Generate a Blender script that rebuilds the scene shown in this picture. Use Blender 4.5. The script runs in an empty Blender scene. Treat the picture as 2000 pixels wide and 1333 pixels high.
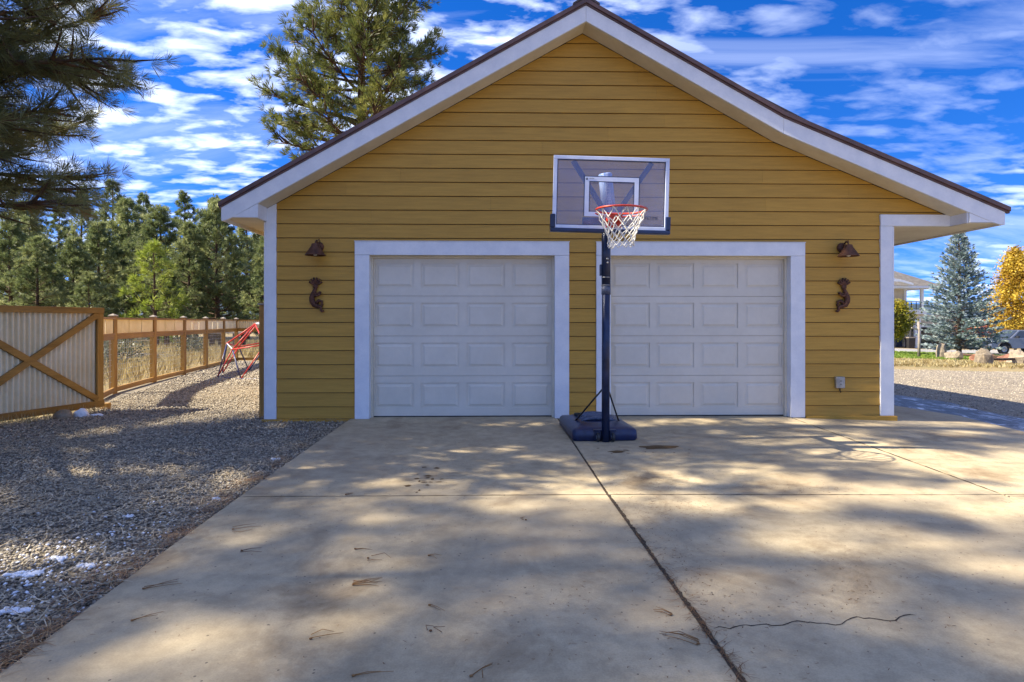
import bpy, bmesh, math, random
import numpy as np
from mathutils import Vector, Matrix

sc = bpy.context.scene
R = math.radians
COL = sc.collection

# ------------------------------------------------------------------ camera
cam_d = bpy.data.cameras.new('camera'); cam = bpy.data.objects.new('camera', cam_d); COL.objects.link(cam)
cam.location = (0, -7.77, 1.264)
cam.rotation_euler = (R(90), 0, -math.atan(25 / 1150))
cam_d.sensor_width = 36; cam_d.lens = 20.7; cam_d.shift_y = -0.01825
cam_d.clip_start = .05; cam_d.clip_end = 9000
sc.camera = cam

# ------------------------------------------------------------------ sky, sun, exposure
SUN = Vector((-1, -.076, .966)).normalized()          # towards the sun
EL = math.asin(SUN.z)
w = bpy.data.worlds.new('World'); sc.world = w; w.use_nodes = True
nt = w.node_tree; nt.nodes.clear()
def N(t, typ, **kw):
    n = t.nodes.new(typ)
    for k, v in kw.items():
        if k.startswith('i_'):
            key = k[2:]
            n.inputs[int(key) if key.isdigit() else key.replace('_', ' ')].default_value = v
        else: setattr(n, k, v)
    return n
def L(t, a, b): t.links.new(a, b)
def ramp(t, stops, fac=None):
    n = t.nodes.new('ShaderNodeValToRGB'); e = n.color_ramp.elements
    while len(e) < len(stops): e.new(.5)
    for k, (p, c) in enumerate(stops):
        e[k].position = p; e[k].color = tuple(c) + (1,) if len(c) == 3 else c
    if fac is not None: t.links.new(fac, n.inputs[0])
    return n
def math_n(t, op, a, b=None, clamp=False):
    n = t.nodes.new('ShaderNodeMath'); n.operation = op; n.use_clamp = clamp
    for k, v in enumerate((a, b)):
        if v is None: continue
        if isinstance(v, (int, float)): n.inputs[k].default_value = v
        else: t.links.new(v, n.inputs[k])
    return n.outputs[0]
def mixc(t, fac, a, b, typ='MIX'):
    n = t.nodes.new('ShaderNodeMix'); n.data_type = 'RGBA'; n.blend_type = typ
    for k, v in ((0, fac), (6, a), (7, b)):
        if isinstance(v, (int, float)): n.inputs[k].default_value = v
        elif isinstance(v, (tuple, list)): n.inputs[k].default_value = tuple(v) + (1,) if len(v) == 3 else v
        else: t.links.new(v, n.inputs[k])
    return n.outputs[2]

AREA = (-4.72, 0.8, 1.85); PUFF = (1.87, 2.26, 0); VEIL = (-7.82, -8.76, 0)   # where in the cloud field this sky lies
sky = N(nt, 'ShaderNodeTexSky'); sky.sky_type = 'NISHITA'; sky.sun_disc = False
sky.sun_elevation = EL; sky.sun_rotation = math.atan2(SUN.x, SUN.y)
sky.altitude = 2200; sky.air_density = 1.0; sky.dust_density = .25; sky.ozone_density = 3.0
hsv = N(nt, 'ShaderNodeHueSaturation', i_Hue=.516, i_Saturation=1.36, i_Value=.50); L(nt, sky.outputs[0], hsv.inputs['Color'])
tc = N(nt, 'ShaderNodeTexCoord')
lift = N(nt, 'ShaderNodeVectorMath', operation='ADD'); L(nt, tc.outputs['Generated'], lift.inputs[0]); lift.inputs[1].default_value = (0, 0, .16)   # clear mountain air: no milky band at the horizon
nrm = N(nt, 'ShaderNodeVectorMath', operation='NORMALIZE'); L(nt, lift.outputs[0], nrm.inputs[0]); L(nt, nrm.outputs[0], sky.inputs[0])
sep = N(nt, 'ShaderNodeSeparateXYZ'); L(nt, tc.outputs['Generated'], sep.inputs[0])
zc = math_n(nt, 'ADD', math_n(nt, 'MAXIMUM', sep.outputs[2], 0.0), .16)
cx = math_n(nt, 'DIVIDE', sep.outputs[0], zc); cy = math_n(nt, 'DIVIDE', sep.outputs[1], zc)
cmb = N(nt, 'ShaderNodeCombineXYZ'); L(nt, cx, cmb.inputs[0]); L(nt, cy, cmb.inputs[1])
# altocumulus puffs in loose rows
mp1 = N(nt, 'ShaderNodeMapping'); mp1.inputs['Rotation'].default_value = (0, 0, R(-28)); mp1.inputs['Scale'].default_value = (1.0, 1.7, 1); mp1.inputs['Location'].default_value = PUFF; L(nt, cmb.outputs[0], mp1.inputs[0])
n1 = N(nt, 'ShaderNodeTexNoise', i_Scale=5.6, i_Detail=7.0, i_Roughness=.52, i_Distortion=.2); L(nt, mp1.outputs[0], n1.inputs['Vector'])
puff = ramp(nt, [(.45, (0, 0, 0)), (.66, (1, 1, 1))], n1.outputs[0])
# the large areas where the puffs gather
mp2 = N(nt, 'ShaderNodeMapping'); mp2.inputs['Location'].default_value = AREA; L(nt, cmb.outputs[0], mp2.inputs[0])
n2 = N(nt, 'ShaderNodeTexNoise', i_Scale=.55, i_Detail=2.0); L(nt, mp2.outputs[0], n2.inputs['Vector'])
area = ramp(nt, [(.40, (.22, .22, .22)), (.56, (1, 1, 1))], n2.outputs[0])
# thin cirrus veils drawn out along the wind
mp3 = N(nt, 'ShaderNodeMapping'); mp3.inputs['Rotation'].default_value = (0, 0, R(-20)); mp3.inputs['Scale'].default_value = (.55, 1.3, 1); mp3.inputs['Location'].default_value = VEIL; L(nt, cmb.outputs[0], mp3.inputs[0])
n3 = N(nt, 'ShaderNodeTexNoise', i_Scale=1.1, i_Detail=9.0, i_Roughness=.6, i_Distortion=.7); L(nt, mp3.outputs[0], n3.inputs['Vector'])
veil = ramp(nt, [(.50, (0, 0, 0)), (.78, (.42, .42, .42))], n3.outputs[0])
pa = math_n(nt, 'MULTIPLY', puff.outputs[0], area.outputs[0])
cl = math_n(nt, 'MAXIMUM', math_n(nt, 'MULTIPLY', pa, .85), veil.outputs[0])
skyc = mixc(nt, cl, hsv.outputs[0], (2.9, 3.2, 3.85))
bg = N(nt, 'ShaderNodeBackground', i_Strength=.118); L(nt, skyc, bg.inputs[0])
wo = N(nt, 'ShaderNodeOutputWorld'); L(nt, bg.outputs[0], wo.inputs[0])

sl = bpy.data.lights.new('sun', 'SUN'); so = bpy.data.objects.new('sun', sl); COL.objects.link(so)
sl.energy = 2.9; sl.angle = R(.55); sl.color = (1, .89, .70)
so.rotation_euler = SUN.to_track_quat('Z', 'Y').to_euler(); so.location = (-20, -3, 20)
sc.view_settings.view_transform = 'Standard'; sc.view_settings.look = 'None'
sc.view_settings.gamma = 1; sc.view_settings.use_curve_mapping = False
sc.view_settings.exposure = 2.24
sc.render.engine = 'CYCLES'; sc.cycles.max_bounces = 7; sc.cycles.transparent_max_bounces = 12
sc.cycles.use_denoising = True

# ------------------------------------------------------------------ materials
def M(name, rough=.7, metal=0, spec=.5):
    m = bpy.data.materials.new(name); m.use_nodes = True
    b = m.node_tree.nodes['Principled BSDF']
    b.inputs['Roughness'].default_value = rough; b.inputs['Metallic'].default_value = metal
    b.inputs['Specular IOR Level'].default_value = spec
    return m, m.node_tree, b
def noise(t, scale, detail=4, rough=.55, vec=None, stretch=None, dist=0):
    n = N(t, 'ShaderNodeTexNoise', i_Scale=scale, i_Detail=float(detail), i_Roughness=rough, i_Distortion=float(dist))
    if vec is None:
        c = N(t, 'ShaderNodeTexCoord'); vec = c.outputs['Object']
    if stretch:
        mp = N(t, 'ShaderNodeMapping'); mp.inputs['Scale'].default_value = stretch; L(t, vec, mp.inputs[0]); vec = mp.outputs[0]
    L(t, vec, n.inputs['Vector']); return n.outputs[0]
def bump(t, b, h, strength=.3, dist=.01):
    n = N(t, 'ShaderNodeBump', i_Strength=strength, i_Distance=dist); L(t, h, n.inputs['Height']); L(t, n.outputs[0], b.inputs['Normal'])
def mottled(name, c1, c2, scale=6, detail=6, rough=.7, metal=0, stretch=None, bs=.2, bd=.004, rnd=.0, spec=.5, lo=.35, hi=.65, fine=None):
    """two-tone surface with grain; rnd lets each piece differ a little"""
    m, t, b = M(name, rough, metal, spec)
    n = noise(t, scale, detail, .6, stretch=stretch)
    r = ramp(t, [(lo, c1), (hi, c2)], n); c = r.outputs[0]
    if fine:
        f = ramp(t, [(.3, (1 - fine,) * 3), (.7, (1, 1, 1))], noise(t, scale * 9, 3, .6, stretch=stretch))
        c = mixc(t, 1.0, c, f.outputs[0], 'MULTIPLY')
    if rnd:
        oi = N(t, 'ShaderNodeObjectInfo')
        v = N(t, 'ShaderNodeMapRange', i_3=1 - rnd, i_4=1 + rnd); L(t, oi.outputs['Random'], v.inputs[0])
        h = N(t, 'ShaderNodeHueSaturation'); L(t, v.outputs[0], h.inputs['Value']); L(t, c, h.inputs['Color']); c = h.outputs[0]
    L(t, c, b.inputs['Base Color'])
    if bs: bump(t, b, n, bs, bd)
    return m

MT = {}
MT['siding'] = mottled('ochre_siding_paint', (.43, .235, .028), (.52, .29, .038), 2.2, 7, .62, stretch=(1, 1, 14), bs=.12, bd=.002, rnd=.055, fine=.1)
MT['white'] = mottled('white_trim_paint', (.67, .70, .75), (.77, .79, .82), 5, 6, .5, bs=.06, bd=.002, fine=.05)
MT['cream'] = mottled('cream_soffit_paint', (.62, .56, .43), (.72, .66, .52), 2.5, 6, .65, bs=.08, bd=.002, fine=.06)
MT['door'] = mottled('almond_door_paint', (.62, .58, .49), (.69, .645, .55), 1.6, 5, .42, bs=.05, bd=.001, fine=.04)
MT['brown'] = mottled('brown_roof_metal', (.10, .058, .050), (.15, .085, .072), 5, 5, .45, metal=.3, bs=.05)
MT['roof2'] = mottled('dark_roof_metal', (.06, .045, .04), (.09, .065, .06), 5, 5, .5, metal=.3, bs=.05)
MT['dark'] = mottled('dark_void', (.012, .012, .013), (.02, .02, .02), 5, 3, .9, bs=0)
MT['rust'] = mottled('rusted_iron', (.055, .022, .014), (.16, .066, .035), 26, 6, .7, metal=.35, bs=.5, bd=.004)
MT['lampshade'] = mottled('rusted_copper_shade', (.075, .032, .02), (.16, .07, .042), 16, 6, .6, metal=.4, bs=.25, bd=.003)
MT['navy'] = mottled('navy_plastic', (.006, .013, .045), (.012, .026, .09), 7, 5, .33, bs=.06, bd=.002)
MT['pole'] = mottled('dark_blue_powder_coat', (.008, .014, .04), (.02, .035, .095), 6, 6, .3, metal=.2, bs=.06, bd=.001)
MT['scuffed'] = mottled('scuffed_sticker', (.03, .045, .09), (.12, .14, .20), 30, 6, .5, bs=.1)
MT['red'] = mottled('red_rim_paint', (.42, .028, .012), (.56, .05, .02), 18, 5, .4, bs=.05)
MT['cord'] = mottled('white_net_cord', (.62, .60, .54), (.78, .76, .70), 60, 3, .85, bs=.2)
MT['black'] = mottled('black_steel', (.008, .008, .009), (.02, .02, .022), 20, 4, .45, metal=.3, bs=.05)
MT['steel'] = mottled('galvanised_steel', (.26, .27, .28), (.42, .42, .42), 12, 5, .38, metal=.7, bs=.1)
MT['wood'] = mottled('stained_cedar', (.26, .135, .024), (.44, .245, .055), 5, 8, .62, stretch=(1, 1, .12), bs=.35, bd=.003, rnd=.12, fine=.25)
MT['woodh'] = mottled('stained_cedar_rail', (.26, .135, .024), (.44, .245, .055), 5, 8, .62, stretch=(.12, .12, 1.5), bs=.35, bd=.003, rnd=.12, fine=.25)
MT['greywood'] = mottled('weathered_wood', (.20, .17, .14), (.34, .30, .26), 6, 7, .85, stretch=(.2, 1, 1), bs=.4, rnd=.15)
MT['tin'] = mottled('corrugated_tin', (.74, .65, .42), (.86, .78, .56), 2.2, 6, .4, metal=.2, bs=.08, bd=.002, fine=.08)
MT['bark'] = mottled('pine_bark', (.035, .022, .015), (.13, .075, .045), 9, 8, .92, stretch=(1, 1, .25), bs=.9, bd=.03)
MT['barkgrey'] = mottled('grey_bark', (.07, .058, .045), (.16, .13, .10), 9, 8, .92, stretch=(1, 1, .25), bs=.8, bd=.02)
MT['snow'] = mottled('old_snow', (.70, .74, .82), (.88, .90, .94), 30, 5, .6, bs=.7, bd=.01)
MT['rock'] = mottled('field_stone', (.15, .125, .095), (.36, .29, .20), 5, 8, .9, bs=.8, bd=.03, rnd=.2)
MT['redrock'] = mottled('red_sandstone', (.16, .07, .045), (.26, .12, .08), 6, 8, .9, bs=.8, bd=.03, rnd=.2)
MT['silver'] = mottled('silver_tube_paint', (.42, .46, .55), (.60, .64, .72), 10, 4, .35, metal=.3, bs=.05)
MT['domered'] = mottled('red_tube_paint', (.40, .02, .015), (.55, .04, .03), 10, 4, .4, bs=.05)
MT['domeblue'] = mottled('blue_tube_paint', (.015, .022, .10), (.03, .045, .17), 10, 4, .4, bs=.05)
MT['hazehill'] = mottled('haze_blue_forested_hill', (.022, .045, .075), (.035, .065, .095), .02, 8, .95, bs=0)  # blue of distant haze is put into the forest colour
MT['housewall'] = mottled('beige_stucco', (.52, .45, .34), (.60, .53, .41), 2, 5, .85, bs=.1)
MT['houseroof'] = mottled('grey_brown_shingle', (.085, .078, .075), (.14, .13, .125), 3, 7, .9, bs=.3, bd=.02)
MT['truck'] = mottled('grey_blue_car_paint', (.16, .19, .26), (.18, .21, .28), 3, 2, .28, metal=.5, bs=0)
MT['tyre'] = mottled('tyre_rubber', (.012, .012, .012), (.022, .022, .022), 20, 3, .85, bs=.1)
MT['plasticblack'] = mottled('black_plastic', (.012, .012, .014), (.03, .03, .032), 10, 3, .5, bs=.03)

def glassy(name, col, rough=.06):
    m, t, b = M(name, rough, 0, .8); b.inputs['Base Color'].default_value = col + (1,); return m
MT['glass'] = glassy('dark_window_glass', (.03, .04, .055))
def acrylic():
    m = bpy.data.materials.new('hazy_clear_acrylic'); m.use_nodes = True; t = m.node_tree; t.nodes.clear()
    tr = N(t, 'ShaderNodeBsdfTransparent', i_Color=(.86, .88, .97, 1))
    df = N(t, 'ShaderNodeBsdfDiffuse', i_Color=(.46, .50, .74, 1)); gl = N(t, 'ShaderNodeBsdfGlossy', i_Roughness=.12)
    n = noise(t, 5, 5, .6); r = ramp(t, [(.3, (.12,) * 3), (.75, (.22,) * 3)], n)
    m1 = N(t, 'ShaderNodeMixShader'); L(t, r.outputs[0], m1.inputs[0]); L(t, tr.outputs[0], m1.inputs[1]); L(t, df.outputs[0], m1.inputs[2])
    m2 = N(t, 'ShaderNodeMixShader', i_0=.035); L(t, m1.outputs[0], m2.inputs[1]); L(t, gl.outputs[0], m2.inputs[2])
    o = N(t, 'ShaderNodeOutputMaterial'); L(t, m2.outputs[0], o.inputs[0]); return m
MT['acrylic'] = acrylic()
def emis_bulb():
    m, t, b = M('frosted_bulb', .3); b.inputs['Base Color'].default_value = (.8, .78, .72, 1); return m
MT['bulb'] = emis_bulb()

def foliage(name, stops, trans=.3, rough=.5, spec=.35):
    """leaf colour differs from tuft to tuft through the 'tint' attribute"""
    m = bpy.data.materials.new(name); m.use_nodes = True; t = m.node_tree; b = t.nodes['Principled BSDF']
    a = N(t, 'ShaderNodeAttribute'); a.attribute_name = 'tint'
    r = ramp(t, stops, a.outputs['Fac'])
    L(t, r.outputs[0], b.inputs['Base Color']); b.inputs['Roughness'].default_value = rough; b.inputs['Specular IOR Level'].default_value = spec
    tl = N(t, 'ShaderNodeBsdfTranslucent'); L(t, r.outputs[0], tl.inputs[0])
    mx = N(t, 'ShaderNodeMixShader', i_0=trans); L(t, b.outputs[0], mx.inputs[1]); L(t, tl.outputs[0], mx.inputs[2])
    L(t, mx.outputs[0], t.nodes['Material Output'].inputs[0]); return m
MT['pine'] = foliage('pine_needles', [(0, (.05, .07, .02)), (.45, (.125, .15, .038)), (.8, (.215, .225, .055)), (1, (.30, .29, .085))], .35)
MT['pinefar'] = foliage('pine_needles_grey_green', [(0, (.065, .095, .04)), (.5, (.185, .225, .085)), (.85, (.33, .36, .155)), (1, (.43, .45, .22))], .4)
MT['pineyoung'] = foliage('young_pine_needles', [(0, (.14, .20, .03)), (.5, (.28, .35, .05)), (1, (.42, .46, .10))], .4)
MT['pinenear'] = foliage('dark_pine_needles', [(0, (.085, .10, .036)), (.5, (.19, .195, .07)), (.86, (.30, .29, .10)), (.93, (.28, .16, .06)), (1, (.30, .17, .06))], .35)
MT['spruce'] = foliage('blue_spruce_needles', [(0, (.10, .155, .16)), (.5, (.25, .33, .34)), (1, (.46, .53, .55))], .15)
MT['gold'] = foliage('golden_leaves', [(0, (.26, .14, .015)), (.5, (.48, .32, .03)), (1, (.66, .50, .08))], .4)
MT['greengold'] = foliage('green_gold_leaves', [(0, (.10, .11, .012)), (.5, (.22, .21, .02)), (1, (.42, .33, .03))], .4)
MT['redshrub'] = foliage('russet_twigs', [(0, (.16, .035, .018)), (1, (.30, .09, .04))], .2)
MT['juniper'] = foliage('sage_grey_leaves', [(0, (.05, .065, .035)), (1, (.17, .19, .11))], .2)
MT['drygrass'] = foliage('dry_grass_blades', [(0, (.24, .18, .075)), (.6, (.42, .34, .16)), (1, (.52, .46, .27))], .3)
MT['lawngrass'] = foliage('lawn_blades', [(0, (.09, .17, .02)), (1, (.26, .34, .05))], .3)
MT['litter'] = foliage('fallen_needles', [(0, (.13, .058, .022)), (.6, (.32, .165, .055)), (1, (.50, .37, .20))], .1)
MT['straw'] = foliage('bleached_needles', [(0, (.34, .25, .13)), (1, (.66, .58, .42))], .1)
MT['pebble'] = foliage('gravel_stones', [(0, (.09, .08, .07)), (.3, (.25, .22, .18)), (.65, (.45, .395, .30)), (.92, (.54, .49, .40)), (1, (.40, .28, .18))], 0, .85, .3)

def concrete():
    m, t, b = M('tan_concrete', .82, 0, .3)
    c = N(t, 'ShaderNodeTexCoord'); v = c.outputs['Object']
    big = ramp(t, [(.34, (.44, .355, .225)), (.66, (.56, .465, .305))], noise(t, .9, 7, .62, v)).outputs[0]
    mid = ramp(t, [(.28, (.66, .65, .64)), (.60, (1, 1, 1))], noise(t, 7, 6, .7, v)).outputs[0]
    col = mixc(t, 1.0, big, mid, 'MULTIPLY')
    fine = ramp(t, [(.3, (.80, .80, .80)), (.6, (1, 1, 1))], noise(t, 120, 3, .6, v)).outputs[0]
    col = mixc(t, .8, col, fine, 'MULTIPLY')
    st = noise(t, 1.35, 8, .68, v, dist=.6)                                   # brown dirt blotches
    stm = ramp(t, [(.53, (0, 0, 0)), (.70, (.75, .75, .75))], st).outputs[0]
    col = mixc(t, stm, col, (.17, .11, .055))
    gr = ramp(t, [(.42, (0, 0, 0)), (.72, (.6, .6, .6))], noise(t, .55, 5, .6, v, dist=.4)).outputs[0]      # greyer, weathered areas
    col = mixc(t, gr, col, (.35, .29, .205))
    vo = N(t, 'ShaderNodeTexVoronoi', i_Scale=24.0, i_Randomness=1.0); L(t, v, vo.inputs['Vector'])     # pits and crumbs
    wn = N(t, 'ShaderNodeSeparateColor'); L(t, vo.outputs['Color'], wn.inputs[0])
    pit = math_n(t, 'MULTIPLY', math_n(t, 'LESS_THAN', vo.outputs['Distance'], .125), math_n(t, 'GREATER_THAN', wn.outputs[0], .74))
    col = mixc(t, math_n(t, 'MULTIPLY', pit, .75), col, (.09, .07, .05))
    L(t, col, b.inputs['Base Color'])
    hsum = math_n(t, 'ADD', noise(t, 60, 4, .6, v), math_n(t, 'MULTIPLY', pit, -.8))
    bump(t, b, hsum, .25, .004); return m
MT['concrete'] = concrete()
def ground(name, cols, s1=.35, s2=9, s3=70, bd=.02):
    m, t, b = M(name, .95, 0, .2)
    a = ramp(t, [(.32, cols[0]), (.5, cols[1]), (.68, cols[2])], noise(t, s1, 8, .65)).outputs[0]
    n2 = noise(t, s2, 6, .7); f = ramp(t, [(.3, (.6, .6, .6)), (.66, (1.1, 1.1, 1.1))], n2).outputs[0]
    c = mixc(t, 1.0, a, f, 'MULTIPLY')
    n3 = noise(t, s3, 3, .6); f3 = ramp(t, [(.35, (.5, .5, .5)), (.62, (1.15, 1.15, 1.15))], n3).outputs[0]
    c = mixc(t, 1.0, c, f3, 'MULTIPLY'); L(t, c, b.inputs['Base Color'])
    bump(t, b, math_n(t, 'ADD', n2, n3), .7, bd); return m
MT['soil'] = ground('dry_meadow_soil', [(.30, .22, .11), (.38, .29, .15), (.30, .26, .12)])
MT['gravel'] = ground('gravel_bed', [(.20, .175, .145), (.29, .255, .20), (.36, .315, .24)], .6, 14, 60)
MT['road'] = ground('gravel_road', [(.24, .20, .155), (.33, .285, .225), (.28, .23, .17)], .4, 10, 45)
MT['lawn'] = ground('lawn_soil', [(.13, .18, .03), (.19, .25, .04), (.24, .25, .06)], .3, 6, 40)
MT['asphalt'] = ground('pale_drive', [(.30, .30, .31), (.36, .36, .36), (.42, .41, .40)], .3, 6, 40, .005)
MT['field'] = ground('pale_green_field', [(.14, .22, .14), (.17, .26, .17), (.20, .28, .18)], .01, .1, 1)
def ice_mat():
    m, t, b = M('thin_ice_and_snow', .45, 0, .4)
    n = noise(t, 3.5, 9, .68, stretch=(1.6, .7, 1), dist=.8)
    r = ramp(t, [(.40, (.02, .023, .03)), (.50, (.06, .066, .08)), (.56, (.20, .22, .26)), (.63, (.72, .74, .80))], n)
    L(t, r.outputs[0], b.inputs['Base Color']); bump(t, b, n, .5, .02); return m
MT['ice'] = ice_mat()
MT['damp'] = mottled('damp_concrete', (.10, .06, .026), (.14, .088, .04), 9, 5, .8, bs=.1, spec=.15)
MT['dirt'] = mottled('joint_dirt', (.03, .022, .014), (.075, .052, .03), 30, 6, .95, bs=.8, bd=.01)

# ------------------------------------------------------------------ mesh helpers
def tag(o, label=None, cat=None, group=None, kind=None):
    for k, v in (('label', label), ('category', cat), ('group', group), ('kind', kind)):
        if v: o[k] = v
    return o
def empty(name, loc, label=None, cat=None, group=None):
    o = bpy.data.objects.new(name, None); o.empty_display_size = .2; COL.objects.link(o); o.location = loc
    return tag(o, label, cat, group)
def origin(o):
    while o.parent: o = o.parent
    return o.location
def link(name, me, mat, parent=None, loc=(0, 0, 0), bevel=0):
    o = bpy.data.objects.new(name, me); COL.objects.link(o)
    if parent: o.parent = parent
    else: o.location = loc
    if mat is not None and not me.materials: me.materials.append(MT[mat])
    if bevel:
        b = o.modifiers.new('bevel', 'BEVEL'); b.width = bevel; b.segments = 2; b.limit_method = 'ANGLE'; b.angle_limit = R(40)
    return o
class MB:
    def __init__(s): s.v = []; s.f = []; s.sm = []
    def add(s, vs, fs, smooth=False):
        k = len(s.v); s.v += [tuple(p) for p in vs]; s.f += [tuple(i + k for i in f) for f in fs]; s.sm += [smooth] * len(fs); return s
    def box(s, x0, x1, y0, y1, z0, z1):
        return s.add([(x0, y0, z0), (x1, y0, z0), (x1, y1, z0), (x0, y1, z0), (x0, y0, z1), (x1, y0, z1), (x1, y1, z1), (x0, y1, z1)],
                     [(0, 3, 2, 1), (4, 5, 6, 7), (0, 1, 5, 4), (1, 2, 6, 5), (2, 3, 7, 6), (3, 0, 4, 7)])
    def prism_y(s, poly, y0, y1):                      # polygon in x,z swept along y
        n = len(poly); vs = [(x, y0, z) for x, z in poly] + [(x, y1, z) for x, z in poly]
        return s.add(vs, [tuple(range(n)), tuple(range(2 * n - 1, n - 1, -1))] + [(i, i + n, (i + 1) % n + n, (i + 1) % n) for i in range(n)])
    def prism_z(s, poly, z0, z1):
        n = len(poly); vs = [(x, y, z0) for x, y in poly] + [(x, y, z1) for x, y in poly]
        return s.add(vs, [tuple(range(n - 1, -1, -1)), tuple(range(n, 2 * n))] + [(i, (i + 1) % n, (i + 1) % n + n, i + n) for i in range(n)])
    def bar(s, p, q, wd, ht, up=(0, 0, 1)):            # rectangular bar from p to q
        p, q = Vector(p), Vector(q); d = (q - p).normalized(); u = Vector(up)
        a = d.cross(u)
        if a.length < 1e-4: a = d.cross(Vector((1, 0, 0)))
        a.normalize(); u = a.cross(d).normalized(); a *= wd / 2; u *= ht / 2
        return s.add([p - a - u, p + a - u, p + a + u, p - a + u, q - a - u, q + a - u, q + a + u, q - a + u],
                     [(0, 1, 2, 3), (7, 6, 5, 4), (0, 4, 5, 1), (1, 5, 6, 2), (2, 6, 7, 3), (3, 7, 4, 0)])
    def tube(s, pts, rad, n=10, cap=True, closed=False):
        pts = [Vector(p) for p in pts]; m = len(pts)
        if not hasattr(rad, '__len__'): rad = [rad] * m
        vs = []; fr = None
        for i, p in enumerate(pts):
            a = pts[(i - 1) % m] if (i or closed) else p; b = pts[(i + 1) % m] if (i < m - 1 or closed) else p
            d = (b - a).normalized()
            if fr is None: fr = d.cross(Vector((0, 0, 1))) if abs(d.z) < .9 else d.cross(Vector((1, 0, 0)))
            fr = (fr - d * fr.dot(d)).normalized(); g = d.cross(fr)
            vs += [p + (fr * math.cos(t) + g * math.sin(t)) * rad[i] for t in (2 * math.pi * k / n for k in range(n))]
        fs = []
        for i in range(m if closed else m - 1):
            j = (i + 1) % m
            fs += [(i * n + k, i * n + (k + 1) % n, j * n + (k + 1) % n, j * n + k) for k in range(n)]
        s.add(vs, fs, True)
        if cap and not closed:
            k0 = len(s.v) - m * n
            s.f.append(tuple(range(k0 + n - 1, k0 - 1, -1))); s.sm.append(False)
            s.f.append(tuple(range(k0 + (m - 1) * n, k0 + m * n))); s.sm.append(False)
        return s
    def lathe(s, prof, c=(0, 0, 0), n=24, axis='z'):   # profile of (radius, height)
        vs = []
        for r, h in prof:
            for k in range(n):
                t = 2 * math.pi * k / n; a, b = r * math.cos(t), r * math.sin(t)
                p = (a, b, h) if axis == 'z' else (a, h, b) if axis == 'y' else (h, a, b)
                vs.append((c[0] + p[0], c[1] + p[1], c[2] + p[2]))
        fs = [(i * n + k, i * n + (k + 1) % n, (i + 1) * n + (k + 1) % n, (i + 1) * n + k) for i in range(len(prof) - 1) for k in range(n)]
        return s.add(vs, fs, True)
    def blob(s, c, r, seed=0, amp=.2, sub=2):          # an uneven lump
        bm = bmesh.new(); bmesh.ops.create_icosphere(bm, subdivisions=sub, radius=1)
        rd = random.Random(seed); ph = [rd.uniform(0, 6) for _ in range(6)]
        vs = []
        for v in bm.verts:
            p = v.co; k = 1 + amp * (math.sin(3 * p.x + ph[0]) * math.cos(2.6 * p.y + ph[1]) + .6 * math.sin(5 * p.z + ph[2] + 3 * p.y) + .35 * math.sin(9 * p.x + ph[3]) * math.sin(8 * p.y + ph[4]))
            vs.append((c[0] + p.x * r[0] * k, c[1] + p.y * r[1] * k, c[2] + p.z * r[2] * k))
        fs = [tuple(v.index for v in f.verts) for f in bm.faces]; bm.free()
        return s.add(vs, fs, True)
    def mesh(s, name, o=(0, 0, 0)):
        me = bpy.data.meshes.new(name); me.from_pydata([(x - o[0], y - o[1], z - o[2]) for x, y, z in s.v], [], s.f)
        me.polygons.foreach_set('use_smooth', s.sm); me.update(); return me
    def build(s, name, mat, parent=None, loc=None, bevel=0):
        o = origin(parent) if parent else (loc or (0, 0, 0))
        return link(name, s.mesh(name, o), mat, parent, o, bevel)
def fast_mesh(name, V, F, tint=None, smooth=False):
    """V (n,3), F (m,k) numpy; tint one value per face"""
    me = bpy.data.meshes.new(name); n, (m, k) = len(V), F.shape
    me.vertices.add(n); me.vertices.foreach_set('co', np.ascontiguousarray(V, np.float32).ravel())
    me.loops.add(m * k); me.loops.foreach_set('vertex_index', np.ascontiguousarray(F, np.int32).ravel())
    me.polygons.add(m); me.polygons.foreach_set('loop_start', np.arange(0, m * k, k, dtype=np.int32))
    try: me.polygons.foreach_set('loop_total', np.full(m, k, np.int32))
    except Exception: pass
    me.polygons.foreach_set('use_smooth', np.full(m, smooth, bool))
    me.update(calc_edges=True)
    if tint is not None:
        a = me.attributes.new('tint', 'FLOAT', 'FACE'); a.data.foreach_set('value', np.ascontiguousarray(tint, np.float32))
    return me
def copy_tree(o, parent=None):
    c = o.copy(); COL.objects.link(c)
    if parent: c.parent = parent
    for ch in list(o.children): copy_tree(ch, c)
    return c
def rnd_unit(rg, n):
    v = rg.normal(size=(n, 3)); return v / np.linalg.norm(v, axis=1, keepdims=True)
def needle_mesh(name, C, A, size, K, width, spread, rg, tint, tip=.0):
    """K needles fanning out of every tuft: C centres, A axes, size length per tuft"""
    n = len(C); C = np.repeat(np.asarray(C), K, 0); A = np.repeat(np.asarray(A), K, 0); S = np.repeat(np.asarray(size), K) * rg.uniform(.75, 1.1, n * K)
    D = A + rnd_unit(rg, n * K) * spread; D /= np.linalg.norm(D, axis=1, keepdims=True)
    W = np.cross(D, rnd_unit(rg, n * K)); W /= np.linalg.norm(W, axis=1, keepdims=True) + 1e-9
    h = W * (width * .5)
    B = C + D * (S * tip)[:, None]; T = C + D * S[:, None]; Mid = B + (T - B) * .5
    V = np.empty((n * K, 4, 3)); V[:, 0] = B; V[:, 1] = Mid + h; V[:, 2] = T; V[:, 3] = Mid - h
    F = np.arange(n * K * 4).reshape(-1, 4)
    t = np.clip(np.repeat(np.asarray(tint), K) + rg.normal(0, .06, n * K), 0, 1)
    return fast_mesh(name, V.reshape(-1, 3), F, t)
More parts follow.
